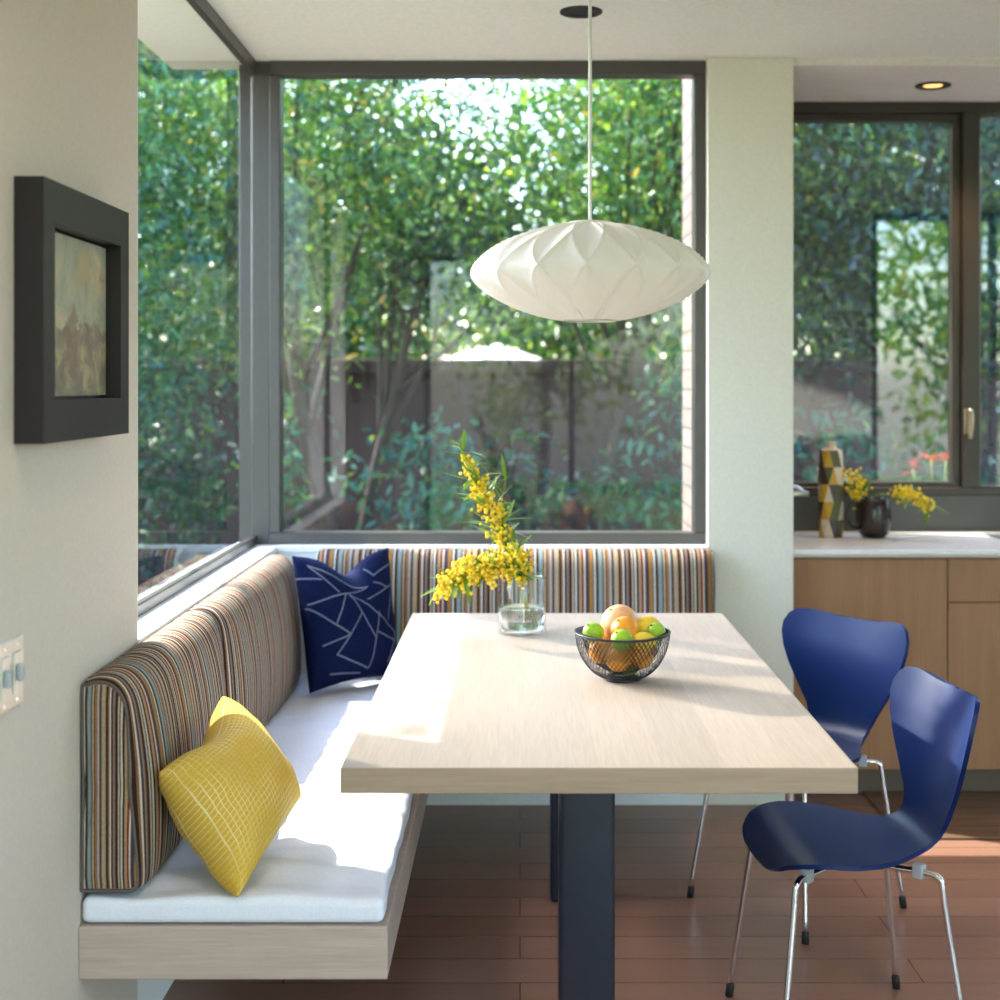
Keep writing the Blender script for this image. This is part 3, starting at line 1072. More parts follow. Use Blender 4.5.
# ------------------------------------------------------------------ bowl of fruit
BX, BY, BZ = .245, 3.352, .741
bowl = thing('fruit_bowl', 'black wire mesh bowl full of citrus on the table', 'bowl', (BX, BY, BZ))
def bowl_surf(th, s, inner):
    """s 0 at foot .. 1 at rim"""
    side = abs(math.cos(th)) ** 2.2
    rimz = .110 + .004 * side
    rr = .113 * (1 if not inner else .84)
    foot = .036 if not inner else .02
    z0 = .004 if not inner else .020
    r = foot + (rr - foot) * math.sin(s * PI / 2) ** .85
    z = z0 + (rimz - z0 - (.004 if inner else 0)) * (1 - math.cos(s * PI / 2)) ** .80
    return Vector((r * math.cos(th), r * math.sin(th) * (.98), z))
def bowl_mesh(inner, nu=58, nv=17):
    bm = bmesh.new()
    V = [[bm.verts.new(bowl_surf(2 * PI * (k + .5 * (j % 2)) / nu, j / nv, inner)) for k in range(nu)] for j in range(nv + 1)]
    w = .0008
    es = set()
    bmw = bmesh.new()
    for j in range(nv):
        for k in range(nu):
            k2 = (k + (1 if j % 2 else -1)) % nu
            for kk in (k, k2):
                a, b = V[j][k].co, V[j + 1][kk].co
                t = (b - a)
                if t.length < 1e-5:
                    continue
                mid = (a + b) / 2
                nn = Vector((mid.x, mid.y, -.05)).normalized()
                sd = t.cross(nn).normalized() * w
                up = nn * w
                q = [bmw.verts.new(p) for p in (a + sd, a + up, a - sd, b + sd, b + up, b - sd)]
                bmw.faces.new([q[0], q[1], q[4], q[3]])
                bmw.faces.new([q[1], q[2], q[5], q[4]])
                bmw.faces.new([q[2], q[0], q[3], q[5]])
    bm.free()
    return bmw
bm = bowl_mesh(False)
obj('outer_mesh', bm, MT['wire'], bowl)
bm = bowl_mesh(True, 50, 14)
obj('inner_mesh', bm, MT['wire'], bowl)
bm = bmesh.new()
N = 96
o_ = [bowl_surf(2 * PI * k / N, 1, False) for k in range(N + 1)]
i_ = [bowl_surf(2 * PI * k / N, 1, True) for k in range(N + 1)]
tube(bm, o_, .0030, 6, caps=False)
obj('rim_wire', bm, MT['wire'], bowl)
bm = bmesh.new()
tube(bm, i_, .0020, 6, caps=False)
obj('rim_wire', bm, MT['wire'], bowl)
bm = bmesh.new()
ov = [[], []]
for k in range(N * 2):
    th = 2 * PI * k / (N * 2)
    a, b = bowl_surf(th, 1, False), bowl_surf(th + (.05 if k % 2 else -.05), 1, True)
    b = b + Vector((0, 0, .001))
    for p, q in ((a, b),):
        tube(bm, [p, (p + q) / 2 + Vector((0, 0, .003)), q], .0008, 3, caps=False)
obj('rim_mesh', bm, MT['wire'], bowl)
bm = bmesh.new()
lathe(bm, [(.030, .012), (.040, .006), (.046, 0), (.043, 0), (.036, .005), (.024, .012)], 40, cap0=False, cap1=False)
obj('foot_ring', bm, MT['wire'], bowl)

def fruit(name, label, dx, dy, dz, r, mat, squash=(1, 1, 1), tip=False, group=None, rot=0):
    t = thing(name, label, 'fruit', (BX + dx, BY + dy, BZ + dz), rot, group)
    bm = bmesh.new()
    sphere(bm, (0, 0, 0), r, squash, 28, 18)
    if tip:
        for v in bm.verts:
            k = abs(v.co.x) / (r * squash[0])
            if k > .8:
                s = (k - .8) / .2
                v.co.x *= 1 + .12 * s
    obj('peel', bm, mat, t)
    bm = bmesh.new()
    d = Vector((-.5, -.35, .79)).normalized() if not tip else Vector((1, 0, 0))
    p = Vector([d[i] * r * squash[i] for i in range(3)])
    if tip:
        p.x *= 1.1
    sphere(bm, p * .995, .0032, (1, 1, 1), 8, 6)
    obj('stem_end', bm, MT['stem'], t)
fruit('grapefruit', 'large pink orange grapefruit at the top of the fruit bowl', -.004, .028, .128, .046, MT['grapefruit'])
fruit('orange', 'orange on the heap between the grapefruit and the front lime', .004, -.022, .120, .034, MT['orange'], group='oranges in the wire bowl')
fruit('lemon', 'plump yellow lemon high at the back right of the bowl', .062, .026, .118, .031, MT['lemon'], (1.15, 1, .95), True, rot=.3)
fruit('lemon', 'yellow lemon low in the bowl between two limes', .045, -.048, .099, .025, MT['lemon'], (1.2, 1, .9), True, rot=-.1)
fruit('lime', 'green lime at the left rim of the bowl', -.070, -.012, .114, .0245, MT['lime'], (1.05, 1, 1))
fruit('lime', 'green lime at the front centre of the bowl', -.006, -.066, .105, .0255, MT['lime'], (1.05, 1, 1))
fruit('lime', 'green lime at the right rim of the bowl', .080, -.006, .112, .0235, MT['lime'], (1, 1, 1.05))
for i, (dx, dy, dz, lab) in enumerate(((-.052, -.026, .073, 'orange behind the mesh at the left side of the bowl'), (-.012, -.044, .060, 'orange behind the mesh at the front of the bowl'),
                                       (.040, -.030, .064, 'orange behind the mesh right of the front orange'), (.052, .034, .074, 'orange at the back right inside the mesh bowl'),
                                       (-.040, .046, .076, 'orange at the back left inside the mesh bowl'))):
    fruit('orange', lab, dx, dy, dz, .0335 if i != 0 else .031, MT['orange'], group='oranges in the wire bowl')
fruit('lime', 'green lime at the bottom of the bowl under the oranges', .016, -.010, .033, .021, MT['lime'])

# ------------------------------------------------------------------ vase and mimosa
VX, VY, VZ = .005, 3.985, .741
vase = thing('glass_vase', 'clear glass cylinder vase half filled with water on the table', 'vase', (VX, VY, VZ))
bm = bmesh.new()
lathe(bm, [(.066, .004), (.069, .001), (.0695, .004), (.0695, .155), (.0685, .157), (.0665, .156), (.066, .150), (.066, .016)], 56, cap0=False, cap1=False)
obj('glass_wall', bm, MT['vase_glass'], vase)
bm = bmesh.new()
lathe(bm, [(.066, .0005), (.0655, .014)], 56)
obj('glass_base', bm, MT['water'], vase)
bm = bmesh.new()
lathe(bm, [(.0652, .016), (.0652, .070), (.0648, .0715)], 56)
obj('water', bm, MT['water'], vase)

def leaf_blade(bm, p, d, ln, w, up=Vector((0, 0, 1)), curl=.25):
    d = d.normalized()
    sd = d.cross(up)
    if sd.length < .05:
        sd = Vector((1, 0, 0))
    sd.normalize()
    nn = sd.cross(d)
    L_, R_, C_ = [], [], []
    n = 5
    for i in range(n + 1):
        t = i / n
        c = p + d * (ln * t) - nn * (curl * ln * t * t)
        ww = w * .5 * math.sin(PI * min(1, t * .92 + .04)) ** .8
        L_.append(bm.verts.new(c - sd * ww + nn * ww * .3))
        R_.append(bm.verts.new(c + sd * ww + nn * ww * .3))
        C_.append(bm.verts.new(c))
    for i in range(n):
        for A, B in ((L_, C_), (C_, R_)):
            f = bm.faces.new([A[i], B[i], B[i + 1], A[i + 1]])
            f.smooth = True

def mimosa(label, pts, base, bloom, nleaf, leaflen, seed, leafdir=None, pr=.0062, stem_r=.0022):
    """pts: stem polyline in world space; bloom: list of (t0, t1, count, spread)"""
    r = random.Random(seed)
    t = thing('mimosa_branch', label, 'flower', base)
    B = Vector(base)
    line = catmull([Vector(p) - B for p in pts], 8)
    bm = bmesh.new()
    n = len(line)
    tube(bm, line, [stem_r * (1 - .6 * i / n) for i in range(n)], 6)
    obj('stem', bm, MT['stem'], t)
    def at(u):
        k = u * (n - 1)
        i = min(n - 2, int(k))
        return line[i].lerp(line[i + 1], k - i), (line[i + 1] - line[i]).normalized()
    bm = bmesh.new()
    for k in range(nleaf):
        p, tg = at(r.uniform(.42, 1))
        d = (tg * r.uniform(.2, .9) + Vector((r.uniform(-1, 1), r.uniform(-1, 1), r.uniform(-.7, .7)))).normalized()
        leaf_blade(bm, p, d, leaflen * r.uniform(.6, 1.2), .017 * r.uniform(.7, 1.2), curl=r.uniform(-.2, .4))
    obj('leaves', bm, MT['mimosa_leaf'], t)
    bm = bmesh.new()
    ico = bmesh.new()
    bmesh.ops.create_icosphere(ico, subdivisions=1, radius=1)
    iv = [v.co.copy() for v in ico.verts]
    ifc = [[v.index for v in f.verts] for f in ico.faces]
    ico.free()
    for t0, t1, cnt, spread in bloom:
        for k in range(cnt):
            u = r.uniform(t0, t1)
            p, tg = at(min(1, u))
            q = p + Vector((r.gauss(0, 1), r.gauss(0, 1), r.gauss(0, 1))) * spread
            rr = pr * r.uniform(.7, 1.15)
            vs = [bm.verts.new(q + c * rr) for c in iv]
            for f in ifc:
                fc = bm.faces.new([vs[i] for i in f])
                fc.smooth = True
    o = obj('blossoms', bm, MT['blossom'], t)
    o['kind'] = 'stuff'
    return t
VB = (VX, VY, VZ + .02)
S352 = 1400 / 352.
def vp(px, py, dy=0):
    Y = VY + dy
    return ((px - 520) * Y / 1400, Y, 1.45 - (py - 383) * Y / 1400)
mimosa('tall upright mimosa branch with sparse yellow pompoms in the glass vase', [vp(534, 622), vp(522, 590), vp(508, 555), vp(490, 510), vp(474, 478), vp(463, 448)],
       VB, [(.60, .68, 70, .015), (.70, .79, 80, .015), (.84, .92, 70, .012), (.44, .58, 90, .020)], 44, .10, 11)
mimosa('second upright mimosa sprig leaning right in the glass vase', [vp(530, 618, .02), vp(518, 580, .02), vp(506, 545, .03), vp(500, 515, .03), vp(506, 480, .03)],
       VB, [(.58, .66, 40, .012), (.70, .82, 44, .011)], 14, .085, 12)
mimosa('mimosa branch heavy with bloom drooping left over the vase rim', [vp(528, 616, -.02), vp(518, 585, -.02), vp(496, 570, -.04), vp(470, 570, -.05), vp(440, 590, -.05)],
       VB, [(.50, .72, 210, .021), (.66, .88, 240, .021), (.86, 1.0, 120, .014)], 40, .085, 13)
mimosa('short mimosa cluster piled at the right side of the vase rim', [vp(526, 618, -.03), vp(526, 590, -.03), vp(516, 568, -.04), vp(512, 555, -.04)],
       VB, [(.60, 1.0, 280, .021), (.45, .62, 46, .010)], 30, .085, 14)

# ------------------------------------------------------------------ kitchen
t = thing('base_cabinet', 'wide oak base cabinet with a single plain front beside the column', 'cabinet', (.945, 4.865, 0))
obj('carcass', box(0, .540, .02, .56, .105, .842), MT['oak_y'], t)
obj('door', box(.0, .5395, 0, .019, .107, .838, .001, 1), MT['oak_y'], t)
obj('plinth', box(0, .540, .085, .10, 0, .105), MT['oak_dark'], t)
for i, (x0, w, lab) in enumerate(((1.4885, .60, 'oak base cabinet with a shallow drawer over a door, second from the column'), (2.0915, .60, 'third oak base cabinet from the column, beyond the edge of the photo'))):
    t = thing('base_cabinet', lab, 'cabinet', (x0, 4.865, 0))
    obj('carcass', box(0, w, .02, .56, .105, .842), MT['oak_y'], t)
    obj('drawer', box(.0, w - .002, 0, .019, .690, .838, .001, 1), MT['oak_y'], t)
    obj('door', box(.0, w - .002, 0, .019, .107, .686, .001, 1), MT['oak_y'], t)
    obj('plinth', box(0, w, .085, .10, 0, .105), MT['oak_dark'], t)
bm = bmesh.new()
bx(bm, .943, 1.78, 4.828, 5.449, .857, .874, .002, 1)
bx(bm, 1.78, 2.42, 4.828, 4.90, .857, .874, .002, 1)
bx(bm, 1.78, 2.42, 5.33, 5.449, .857, .874, .002, 1)
bx(bm, 2.42, 4.29, 4.828, 5.449, .857, .874, .002, 1)
bx(bm, .945, 4.29, 4.875, 5.42, .843, .856)
tag(obj('countertop', bm, MT['quartz']), 'white stone countertop running under the kitchen window', 'countertop')
bm = bmesh.new()
bx(bm, 1.76, 2.44, 4.89, 4.915, .8735, .877, .001, 1)
bx(bm, 1.76, 2.44, 5.31, 5.335, .8735, .877, .001, 1)
bx(bm, 1.76, 1.785, 4.915, 5.31, .8735, .877, .001, 1)
bx(bm, 2.415, 2.44, 4.915, 5.31, .8735, .877, .001, 1)
bx(bm, 1.785, 2.415, 4.915, 5.31, .8565, .860)
tag(obj('kitchen_sink', bm, MT['brushed']), 'steel sink let into the white countertop at the photo edge', 'sink')

# harlequin vase
gv = thing('geometric_vase', 'tall slim vase patterned in mustard, olive and cream triangles on the countertop', 'vase', (1.164, 5.24, .875))
bm = bmesh.new()
NS, NR = 8, 5
hts = [0, .066, .132, .198, .262, .325]
rad = [.045, .046, .0465, .0465, .046, .042]
rings = []
for j in range(NR + 1):
    rings.append([bm.verts.new((rad[j] * math.cos(2 * PI * (k + .5 * (j % 2)) / NS), rad[j] * math.sin(2 * PI * (k + .5 * (j % 2)) / NS), hts[j])) for k in range(NS)])
rr = random.Random(5)
for j in range(NR):
    A, B_ = rings[j], rings[j + 1]
    for k in range(NS):
        if j % 2 == 0:
            t1 = [A[k], A[(k + 1) % NS], B_[k]]
            t2 = [A[(k + 1) % NS], B_[(k + 1) % NS], B_[k]]
        else:
            t1 = [A[k], A[(k + 1) % NS], B_[(k + 1) % NS]]
            t2 = [A[k], B_[(k + 1) % NS], B_[k]]
        bm.faces.new(t1).material_index = [0, 3, 1, 2, 0, 3, 2, 0, 1, 3][(k + j * 3) % 10]
        bm.faces.new(t2).material_index = [1, 2, 0, 1, 3, 2, 1, 3, 0, 2][(k + j * 7) % 10]
bm.faces.new(rings[0][::-1]).material_index = 2
body = obj('body', bm, [MT['mustard'], MT['olive'], MT['umber'], MT['cream']], gv)
bm = bmesh.new()
lathe(bm, [(.0385, .3235), (.032, .328), (.021, .331), (.020, .350), (.023, .354), (.019, .355), (.016, .34)], 28, cap0=False)
obj('neck', bm, MT['cream'], gv)

jug = thing('ceramic_jug', 'round dark brown glazed jug with a side handle holding mimosa on the countertop', 'jug', (1.318, 5.22, .875))
bm = bmesh.new()
prof = [(.036, 0), (.052, .012), (.062, .045), (.0645, .075), (.061, .110), (.054, .142), (.050, .146), (.050, .138), (.056, .105), (.058, .07), (.03, .012)]
lathe(bm, prof, 40)
obj('body', bm, MT['ceramic'], jug)
bm = bmesh.new()
tube(bm, catmull([(-.052, -.012, .128), (-.086, -.02, .122), (-.103, -.024, .085), (-.090, -.02, .046), (-.059, -.012, .034)]), [.008] * 33, 10)
obj('handle', bm, MT['ceramic'], jug)
JB = (1.318, 5.22, .95)
def kp(px, py, dy=0):
    Y = 5.22 + dy
    return ((px - 520) * Y / 1400, Y, 1.45 - (py - 383) * Y / 1400)
mimosa('mimosa spray standing up on the left of the dark jug', [kp(866, 515), kp(864, 500), kp(858, 490), kp(852, 474)], JB, [(.45, 1.0, 110, .020)], 12, .07, 21, pr=.007)
mimosa('long mimosa spray reaching right out of the dark jug', [kp(868, 515, .01), kp(872, 498, .0), kp(890, 494, -.02), kp(908, 493, -.04), kp(930, 508, -.06)], JB, [(.55, .8, 60, .011), (.72, 1.0, 90, .013)], 14, .08, 22, pr=.007)

tag(obj('runner_rug', box(1.21, 2.9, 4.44, 4.945, 0.0005, .009, .003, 1), MT['rug']), 'brown woven runner on the floor before the cabinets', 'rug')

# ------------------------------------------------------------------ the garden
structure(obj('ground', box(-16, 16, -14, 30, -.5, -.42), MT['soil']))
structure(obj('lawn', box(-3, 9, -12, 1.66, -.42, -.08), MT['lawn']))

def fence(label, origin, rotz, L, H, board=.19):
    t = thing('garden_fence', label, 'fence', origin, rotz)
    bm = bmesh.new()
    n = int(L / board)
    for k in range(n):
        bx(bm, k * board + .0005, (k + 1) * board - .0005, 0 if k % 2 else .006, .022, 0, H - .10, .002, 1)
    bx(bm, 0, n * board, .0225, .030, 0, H - .10)
    o = obj('boards', bm, MT['fence'], t)
    bm = box(0, L, -.03, .05, H - .10, H, .004, 1)
    obj('top_rail', bm, MT['fence'], t)
    for k in range(int(L / 2.4) + 1):
        obj('post', box(k * 2.4, k * 2.4 + .09, .022, .11, 0, H - .1, .004, 1), MT['fence'], t)
    return t
fence('dark brown board fence across the back of the garden', (-6.5, 9.5, -.42), 0, 15.0, 2.03)
fence('dark brown board fence down the left side of the garden', (-5.6, 1.0, -.42), PI / 2, 8.5, 2.03)

rng = np.random.default_rng(12)
def sun_clear(P, targets):
    """drop leaves that stand between a clear gap's target and the sun"""
    keep = np.ones(len(P), bool)
    for (pt, rad, d) in targets:
        d = np.array(d)
        v = P - np.array(pt)
        tt = -(v @ d)
        perp = v + np.outer(tt, d)
        keep &= ~((np.linalg.norm(perp, axis=1) < rad) & (tt > 0))
    return keep
GAPS = []
for yy in np.arange(2.9, 4.6, .22):
    GAPS.append(((-.42, yy, .48), .15, tuple(SUN)))
    GAPS.append(((-.80, yy, .89), .15, tuple(SUN)))
GAPS += [((-.22, 3.05, .74), .075, tuple(SUN)), ((-.24, 3.30, .74), .07, tuple(SUN)), ((-.22, 3.62, .74), .10, tuple(SUN)), ((-.26, 3.88, .74), .07, tuple(SUN)), ((-.26, 4.15, .74), .06, tuple(SUN)),
         ((1.4, 4.28, 0), .25, tuple(SUN)), ((1.75, 4.25, 0), .3, tuple(SUN)),
         ((.245, 3.36, .84), .22, tuple(GLANCE)), ((.9, 3.1, .72), .25, tuple(GLANCE)), ((.02, 3.98, .8), .15, tuple(GLANCE)), ((.45, 3.3, .74), .14, tuple(GLANCE))]

def leaf_cloud(P, size, rng, aspect=.42, droop=.35):
    n = len(P)
    d = rng.normal(size=(n, 3))
    d[:, 2] -= droop
    d /= np.linalg.norm(d, axis=1)[:, None]
    r = rng.normal(size=(n, 3))
    r[:, 2] += .8
    s = np.cross(d, r)
    s /= np.linalg.norm(s, axis=1)[:, None] + 1e-9
    nn = np.cross(s, d)
    L = size * rng.uniform(.65, 1.25, n)[:, None]
    W = L * aspect * .5
    b = P - d * L * .5
    v = np.stack([b, b + d * L * .3 + s * W * .9 + nn * W * .25, b + d * L * .68 + s * W * .75 + nn * W * .2, b + d * L - nn * L * .08,
                  b + d * L * .68 - s * W * .75 + nn * W * .2, b + d * L * .3 - s * W * .9 + nn * W * .25], 1)
    return v.reshape(-1, 3)

def leaves_obj(name, P, size, mat, parent, origin, rng, aspect=.42):
    V = leaf_cloud(P - np.array(origin), size, rng, aspect)
    n = len(P)
    base = np.arange(n)[:, None] * 6
    F = np.concatenate([base + np.array([[0, 1, 2, 3]]), base + np.array([[0, 3, 4, 5]])], 1).reshape(-1)
    me = bpy.data.meshes.new(name)
    me.vertices.add(len(V))
    me.vertices.foreach_set('co', V.astype(np.float32).reshape(-1))
    me.loops.add(len(F))
    me.loops.foreach_set('vertex_index', F.astype(np.int32))
    me.polygons.add(2 * n)
    me.polygons.foreach_set('loop_start', np.arange(0, 8 * n, 4, dtype=np.int32))
    me.update(calc_edges=True)
    me.validate()
    me.materials.append(mat)
    o = bpy.data.objects.new(name, me)
    COL.objects.link(o)
    o.parent = parent
    return o

def tree(name, label, base, crown, rad, ncl, per, size, mat, cat='tree', trunk_r=.06, sig=.22, group=None, zmin=None, trunk=True, aspect=.42, hollow=.35, sun_block_limbs=None):
    t = thing(name, label, cat, base, group=group)
    B = np.array(base)
    C = np.array(crown)
    R = np.array(rad)
    u = rng.normal(size=(ncl, 3))
    u /= np.linalg.norm(u, axis=1)[:, None]
    u *= (hollow + (1 - hollow) * rng.uniform(0, 1, ncl) ** .6)[:, None]
    cl = C + u * R
    P = (cl[:, None, :] + rng.normal(size=(ncl, per, 3)) * sig).reshape(-1, 3)
    if zmin is not None:
        P = P[P[:, 2] > zmin]
    P = P[sun_clear(P, GAPS)]
    # nothing grows through the house
    P = P[~((P[:, 0] > -1.55) & (P[:, 1] < 5.75) & (P[:, 2] < 3.2) & (P[:, 1] > 1.7))]
    leaves_obj('leaves', P, size, mat, t, base, rng, aspect)
    bm = bmesh.new()
    if trunk:
        top = C - B
        mid = top * .5 + np.array([rng.normal() * .08, rng.normal() * .08, 0])
        pts = catmull([(0, 0, 0), tuple(mid * .6), tuple(mid), tuple(top * .85), tuple(top + np.array([0, 0, R[2] * .4]))], 6)
        n = len(pts)
        tube(bm, pts, [trunk_r * (1 - .75 * i / n) for i in range(n)], 8)
        for k in range(min(16, ncl)):
            e = Vector(tuple(cl[k] - B))
            s = pts[int(n * rng.uniform(.45, .85))]
            m_ = (Vector(s) + e) / 2 + Vector((0, 0, -.08))
            tube(bm, catmull([s, m_, e], 4), [trunk_r * .35 * (1 - .08 * i) for i in range(9)], 5)
    else:
        for k in range(min(14, ncl)):
            e = Vector(tuple(cl[k] - B))
            tube(bm, catmull([(0.02 * math.cos(k), .02 * math.sin(k), 0), (e.x * .4, e.y * .4, e.z * .55), e], 5), [trunk_r * .3 * (1 - .06 * i) for i in range(11)], 5)
    for br, r0 in (sun_block_limbs or ()):
        tube(bm, [Vector(p) - Vector(base) for p in br], r0, 8)
    obj('trunk' if trunk else 'stems', bm, MT['bark'], t)
    return t
G0 = -.42
tree('garden_tree', 'slim leafy tree before the fence, seen left of centre in the back window', (-.85, 8.3, G0), (-1.50, 8.2, 2.95), (1.15, .9, 1.25), 180, 105, .064, MT['leaf_mid'], trunk_r=.075, sig=.20)
tree('garden_tree', 'dense green tree before the fence, seen behind the pendant lamp', (.42, 8.7, G0), (1.00, 8.4, 2.95), (1.25, .8, 1.1), 190, 115, .064, MT['leaf_mid'], trunk_r=.06, sig=.2)
tree('garden_tree', 'dark blue green tree seen through the kitchen window', (2.35, 8.4, G0), (2.4, 8.2, 2.75), (1.25, .8, 1.25), 200, 100, .070, MT['leaf_dark'], trunk_r=.07, sig=.2)
tree('garden_tree', 'leafy tree filling the left window near the corner post', (-2.5, 7.9, G0), (-2.6, 7.6, 2.5), (1.1, 1.2, 1.5), 210, 115, .064, MT['leaf_teal'], trunk_r=.06, sig=.2)
tree('garden_tree', 'thin tree whose bare trunk stands left in the back window', (-1.18, 9.0, G0), (-.55, 9.0, 2.5), (.9, .35, .7), 60, 60, .075, MT['leaf_dark'], trunk_r=.05, sig=.18)
tree('garden_tree', 'tall tree left of the garden whose high branches dapple the sun', (-4.2, 5.6, G0), (-3.6, 5.2, 5.4), (1.0, 1.4, .7), 84, 34, .11, MT['leaf_mid'], trunk_r=.09, sig=.22,
     sun_block_limbs=[([(-4.2, 5.6, 3.6), (-3.2, 5.9, 4.7), (-2.90, 5.85, 5.0), (-2.90, 5.3, 5.0), (-2.89, 4.5, 5.0)], [.08, .08, .075, .07, .06])])  # extra limb added out of view to block sun from the floor
# shrubs along the fence
for (x, y, h, w, n, m_, lab) in ((-1.35, 8.6, .95, .34, 16, 'leaf_teal', 'blue green shrub before the fence, low left in the back window'),
                                 (-.55, 8.2, .90, .40, 22, 'leaf_teal', 'open teal shrub before the fence, seen left of the yellow flowers'),
                                 (.12, 8.4, .75, .50, 30, 'leaf_dark', 'dark spreading shrub before the fence, seen above the glass vase'),
                                 (.86, 8.1, .62, .42, 26, 'leaf_teal', 'leafy shrub before the fence, seen above the fruit bowl'),
                                 (1.05, 8.8, 1.25, .30, 16, 'leaf_teal', 'tall thin shrub before the fence beside the brick wall'),
                                 (1.75, 7.9, .95, .36, 24, 'leaf_teal', 'blue green shrub low in the kitchen window behind the patterned vase'),
                                 (2.45, 7.7, .62, .46, 30, 'leaf_dark', 'low dark shrub in the kitchen window behind the dark jug'),
                                 (-2.3, 8.4, .75, .6, 50, 'leaf_dark', 'low dark shrub at the bottom of the left window')):
    tree('garden_shrub', lab, (x, y, G0), (x, y, h), (w, .3, .55), int(n * .6), 34, .085, MT[m_], 'shrub', .03, .10, trunk=False, zmin=-.3)
# behind the fence
for (x, y, z, rx, rz, m_, n, lab) in ((-3.3, 12.6, 3.3, 1.9, 1.7, 'leaf_light', 120, 'pale green tree beyond the fence, farthest left'),
                                     (-1.2, 12.8, 2.7, 1.4, 1.2, 'leaf_light', 100, 'yellow green tree beyond the fence, low behind the slim tree'),
                                     (1.9, 12.4, 3.3, 1.9, 1.6, 'leaf_light', 150, 'yellow green tree beyond the fence behind the pendant lamp'),
                                     (4.6, 12.2, 3.2, 1.9, 1.6, 'leaf_mid', 150, 'green tree beyond the fence at the far right')):
    tree('garden_tree', lab, (x, y, G0), (x, y, z), (rx, 1.0, rz), n, 50, .15, MT[m_], trunk_r=.10, sig=.32)
for (x, y, lab) in ((-3.6, 11.2, 'low hedge tree just beyond the fence at the left window'), (-1.6, 11.3, 'low hedge tree just beyond the fence left of the white umbrella'), (.9, 11.2, 'low hedge tree just beyond the fence under the pendant lamp'), (2.9, 11.4, 'low hedge tree just beyond the fence in the kitchen window'), (5.0, 11.3, 'low hedge tree just beyond the fence at the second kitchen pane')):
    tree('garden_tree', lab, (x, y, G0), (x, y, 1.95), (1.1, .5, .7), 100, 56, .11, MT['leaf_mid'], trunk_r=.05, sig=.22)
# gardens on the other side of the house, mirrored in the panes
for (x, y, lab) in ((4.6, -3.0, 'green tree outside the kitchen rear doors'), (6.3, -.6, 'second green tree outside the kitchen rear doors'), (.3, -9.5, 'green tree behind the house'), (3.4, -8.0, 'green tree behind the house corner')):
    tree('garden_tree', lab, (x, y, -.08), (x, y, 2.4), (1.3, 1.0, 1.7), 60, 36, .17, MT['leaf_light'], trunk_r=.08, sig=.3)

# red kangaroo paw outside the kitchen window
for i, (x, y, h, lab) in enumerate(((2.0, 6.7, 1.09, 'red kangaroo paw outside the kitchen window near the mullion'), (2.36, 6.7, 1.03, 'red kangaroo paw outside the second kitchen pane'))):
    t = thing('red_flower', lab, 'flower', (x, y, G0))
    r = random.Random(40 + i)
    bs, bl = bmesh.new(), bmesh.new()
    for k in range(4):
        e = Vector((r.uniform(-.13, .13), r.uniform(-.1, .1), h - G0 - r.uniform(0, .12)))
        tube(bs, catmull([(0, 0, 0), (e.x * .3, e.y * .3, e.z * .6), e], 5), .004, 5)
        bf = bmesh.new()
        for q in range(7):
            p = e + Vector((r.gauss(0, .010), r.gauss(0, .010), r.gauss(0, .012)))
            leaf_blade(bf, p, Vector((r.uniform(-1, 1), r.uniform(-.5, .5), r.uniform(0, 1))), .05, .018)
        obj('bloom', bf, MT['red_petal'], t)
    for k in range(26):
        a = r.uniform(0, 2 * PI)
        leaf_blade(bl, Vector((0, 0, .02)), Vector((math.cos(a) * .4, math.sin(a) * .4, 1)), r.uniform(.5, .9), .022, curl=.3)
    obj('stems', bs, MT['stem'], t)
    obj('leaves', bl, MT['leaf_teal'], t)

# pale canopy and neighbouring house beyond the fence
t = thing('garden_umbrella', 'white garden umbrella beyond the fence, seen left of the pendant lamp', 'umbrella', (-.21, 10.2, G0))
bm = bmesh.new()
N = 8
top = bm.verts.new((.05, 0, 2.155))
rim = [bm.verts.new((.38 * math.cos(2 * PI * k / N), .38 * math.sin(2 * PI * k / N), 2.04)) for k in range(N)]
hem = [bm.verts.new((.38 * math.cos(2 * PI * k / N), .38 * math.sin(2 * PI * k / N), 1.99)) for k in range(N)]
for k in range(N):
    bm.faces.new([top, rim[k], rim[(k + 1) % N]])
    bm.faces.new([rim[k], hem[k], hem[(k + 1) % N], rim[(k + 1) % N]])
obj('canopy', bm, MT['wall_white'], t)
bm = bmesh.new()
tube(bm, [(.05, 0, 0), (.05, 0, 2.15)], .02, 8)
obj('pole', bm, MT['brushed'], t)

t = thing('neighbour_house', 'pale house with a white railing beyond the fence at the left', 'house', (-3.9, 16.5, G0))
obj('walls', box(-1.6, 2.3, 0, 3, 0, 2.65), MT['wall_white'], t)
bm = bmesh.new()
for k in range(20):
    bx(bm, -1.6 + k * .2, -1.54 + k * .2, -.06, -.02, 2.65, 3.25)
obj('railing', bm, MT['wall_white'], t)
obj('hand_rail', box(-1.6, 2.3, -.07, -.01, 3.25, 3.32), MT['wall_white'], t)
bm = bmesh.new()
bx(bm, .9, 1.5, -.01, .02, .9, 2.2)
obj('window_panel', bm, MT['frame'], t)

# ------------------------------------------------------------------ light
w = bpy.data.worlds.new('World')
sc.world = w
w.use_nodes = True
nt = w.node_tree
sky = nt.nodes.new('ShaderNodeTexSky')
sky.sky_type = 'NISHITA'
sky.sun_disc = False
sky.sun_elevation = math.radians(50)
sky.sun_rotation = math.radians(-65)
sky.air_density = 1.0
sky.dust_density = 1.5
nt.links.new(sky.outputs[0], nt.nodes['Background'].inputs[0])
nt.nodes['Background'].inputs[1].default_value = 1.2

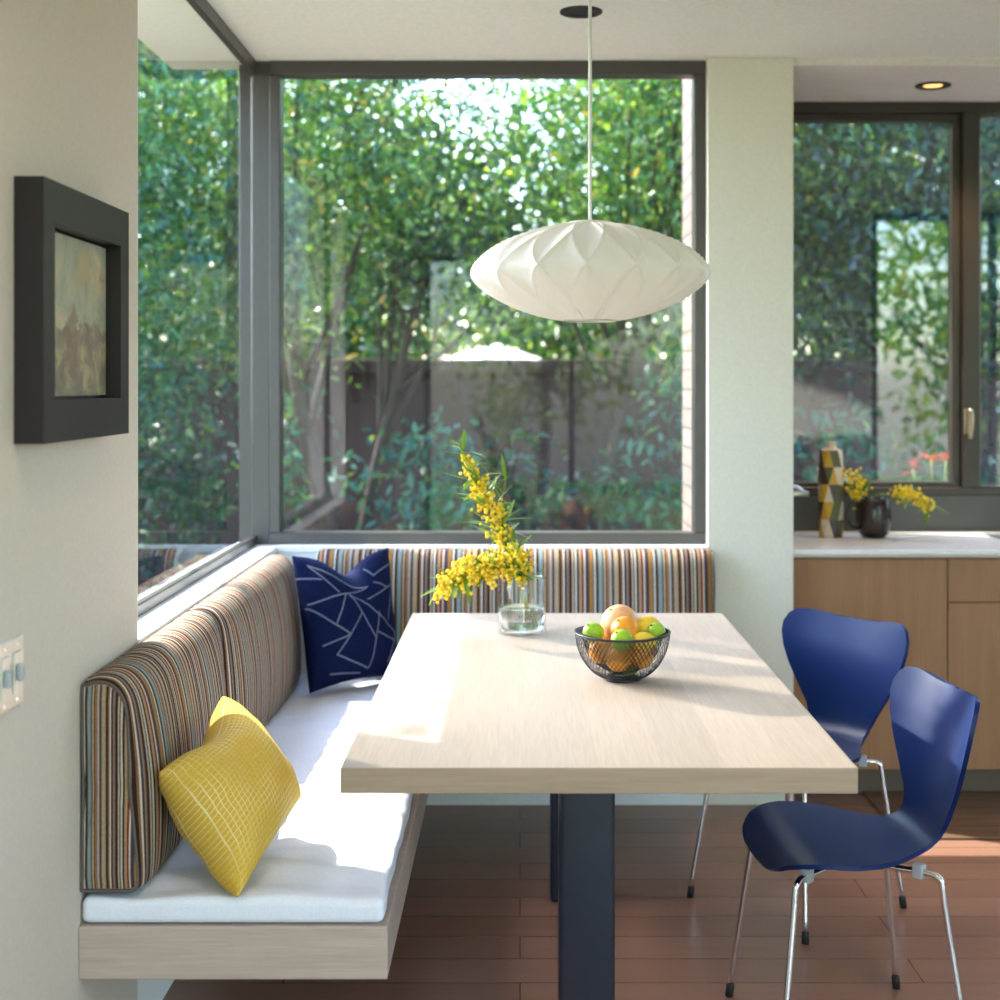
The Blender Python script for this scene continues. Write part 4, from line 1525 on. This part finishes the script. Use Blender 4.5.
def sun(name, d, e, ang, c):
    l = bpy.data.lights.new(name, 'SUN')
    l.energy = e
    l.angle = math.radians(ang)
    l.color = c
    o = bpy.data.objects.new(name, l)
    o.rotation_euler = d.to_track_quat('-Z', 'Y').to_euler()
    o.location = (-6, 8, 8)
    COL.objects.link(o)
sun('sun', SUN, 11.0, .53, (1, .95, .86))
sun('sun_low_added', GLANCE, 7.0, 1.2, (1, .90, .76))  # weaker low lamp added, with no modelled source

# sky portals in the glazed openings guide the daylight sampling
def portal(name, loc, d, sx, sy):
    l = bpy.data.lights.new(name, 'AREA')
    l.shape = 'RECTANGLE'
    l.size, l.size_y = sx, sy
    l.cycles.is_portal = True
    o = bpy.data.objects.new(name, l)
    o.location = loc
    o.rotation_euler = Vector(d).to_track_quat('-Z', 'Y').to_euler()
    COL.objects.link(o)
portal('portal_rear', (.45, -2.62, 1.3), (0, 1, 0), 2.6, 2.5)
portal('portal_side', (1.88, .03, 1.3), (-1, 0, 0), 3.3, 2.5)
portal('portal_kitchen_rear', (3.13, 1.66, 1.3), (0, 1, 0), 1.6, 2.5)
portal('portal_left', (-1.0, 4.0, 1.72), (1, 0, 0), 1.85, 1.7)
portal('portal_back', (-.11, 4.96, 1.72), (0, -1, 0), 1.5, 1.7)
portal('portal_kitchen', (2.6, 5.58, 1.77), (0, -1, 0), 3.3, 1.5)

# ------------------------------------------------------------------ camera
cd = bpy.data.cameras.new('camera')
cd.sensor_width = 36
cd.lens = 36 * 1.4
cd.shift_x = -.020
cd.shift_y = -.117
cd.clip_start = .05
cd.dof.use_dof = True
cd.dof.focus_distance = 3.2
cd.dof.aperture_fstop = 2.8
cam = bpy.data.objects.new('camera', cd)
cam.location = (0, 0, 1.45)
cam.rotation_euler = (PI / 2, 0, 0)
COL.objects.link(cam)
sc.camera = cam
vs = sc.view_settings
vs.view_transform = 'Standard'
vs.look = 'None'
vs.gamma = 1
vs.exposure = 0.55
vs.use_curve_mapping = False
sc.cycles.use_denoising = True
sc.cycles.max_bounces = 10
sc.cycles.transparent_max_bounces = 12
sc.cycles.sample_clamp_indirect = 6
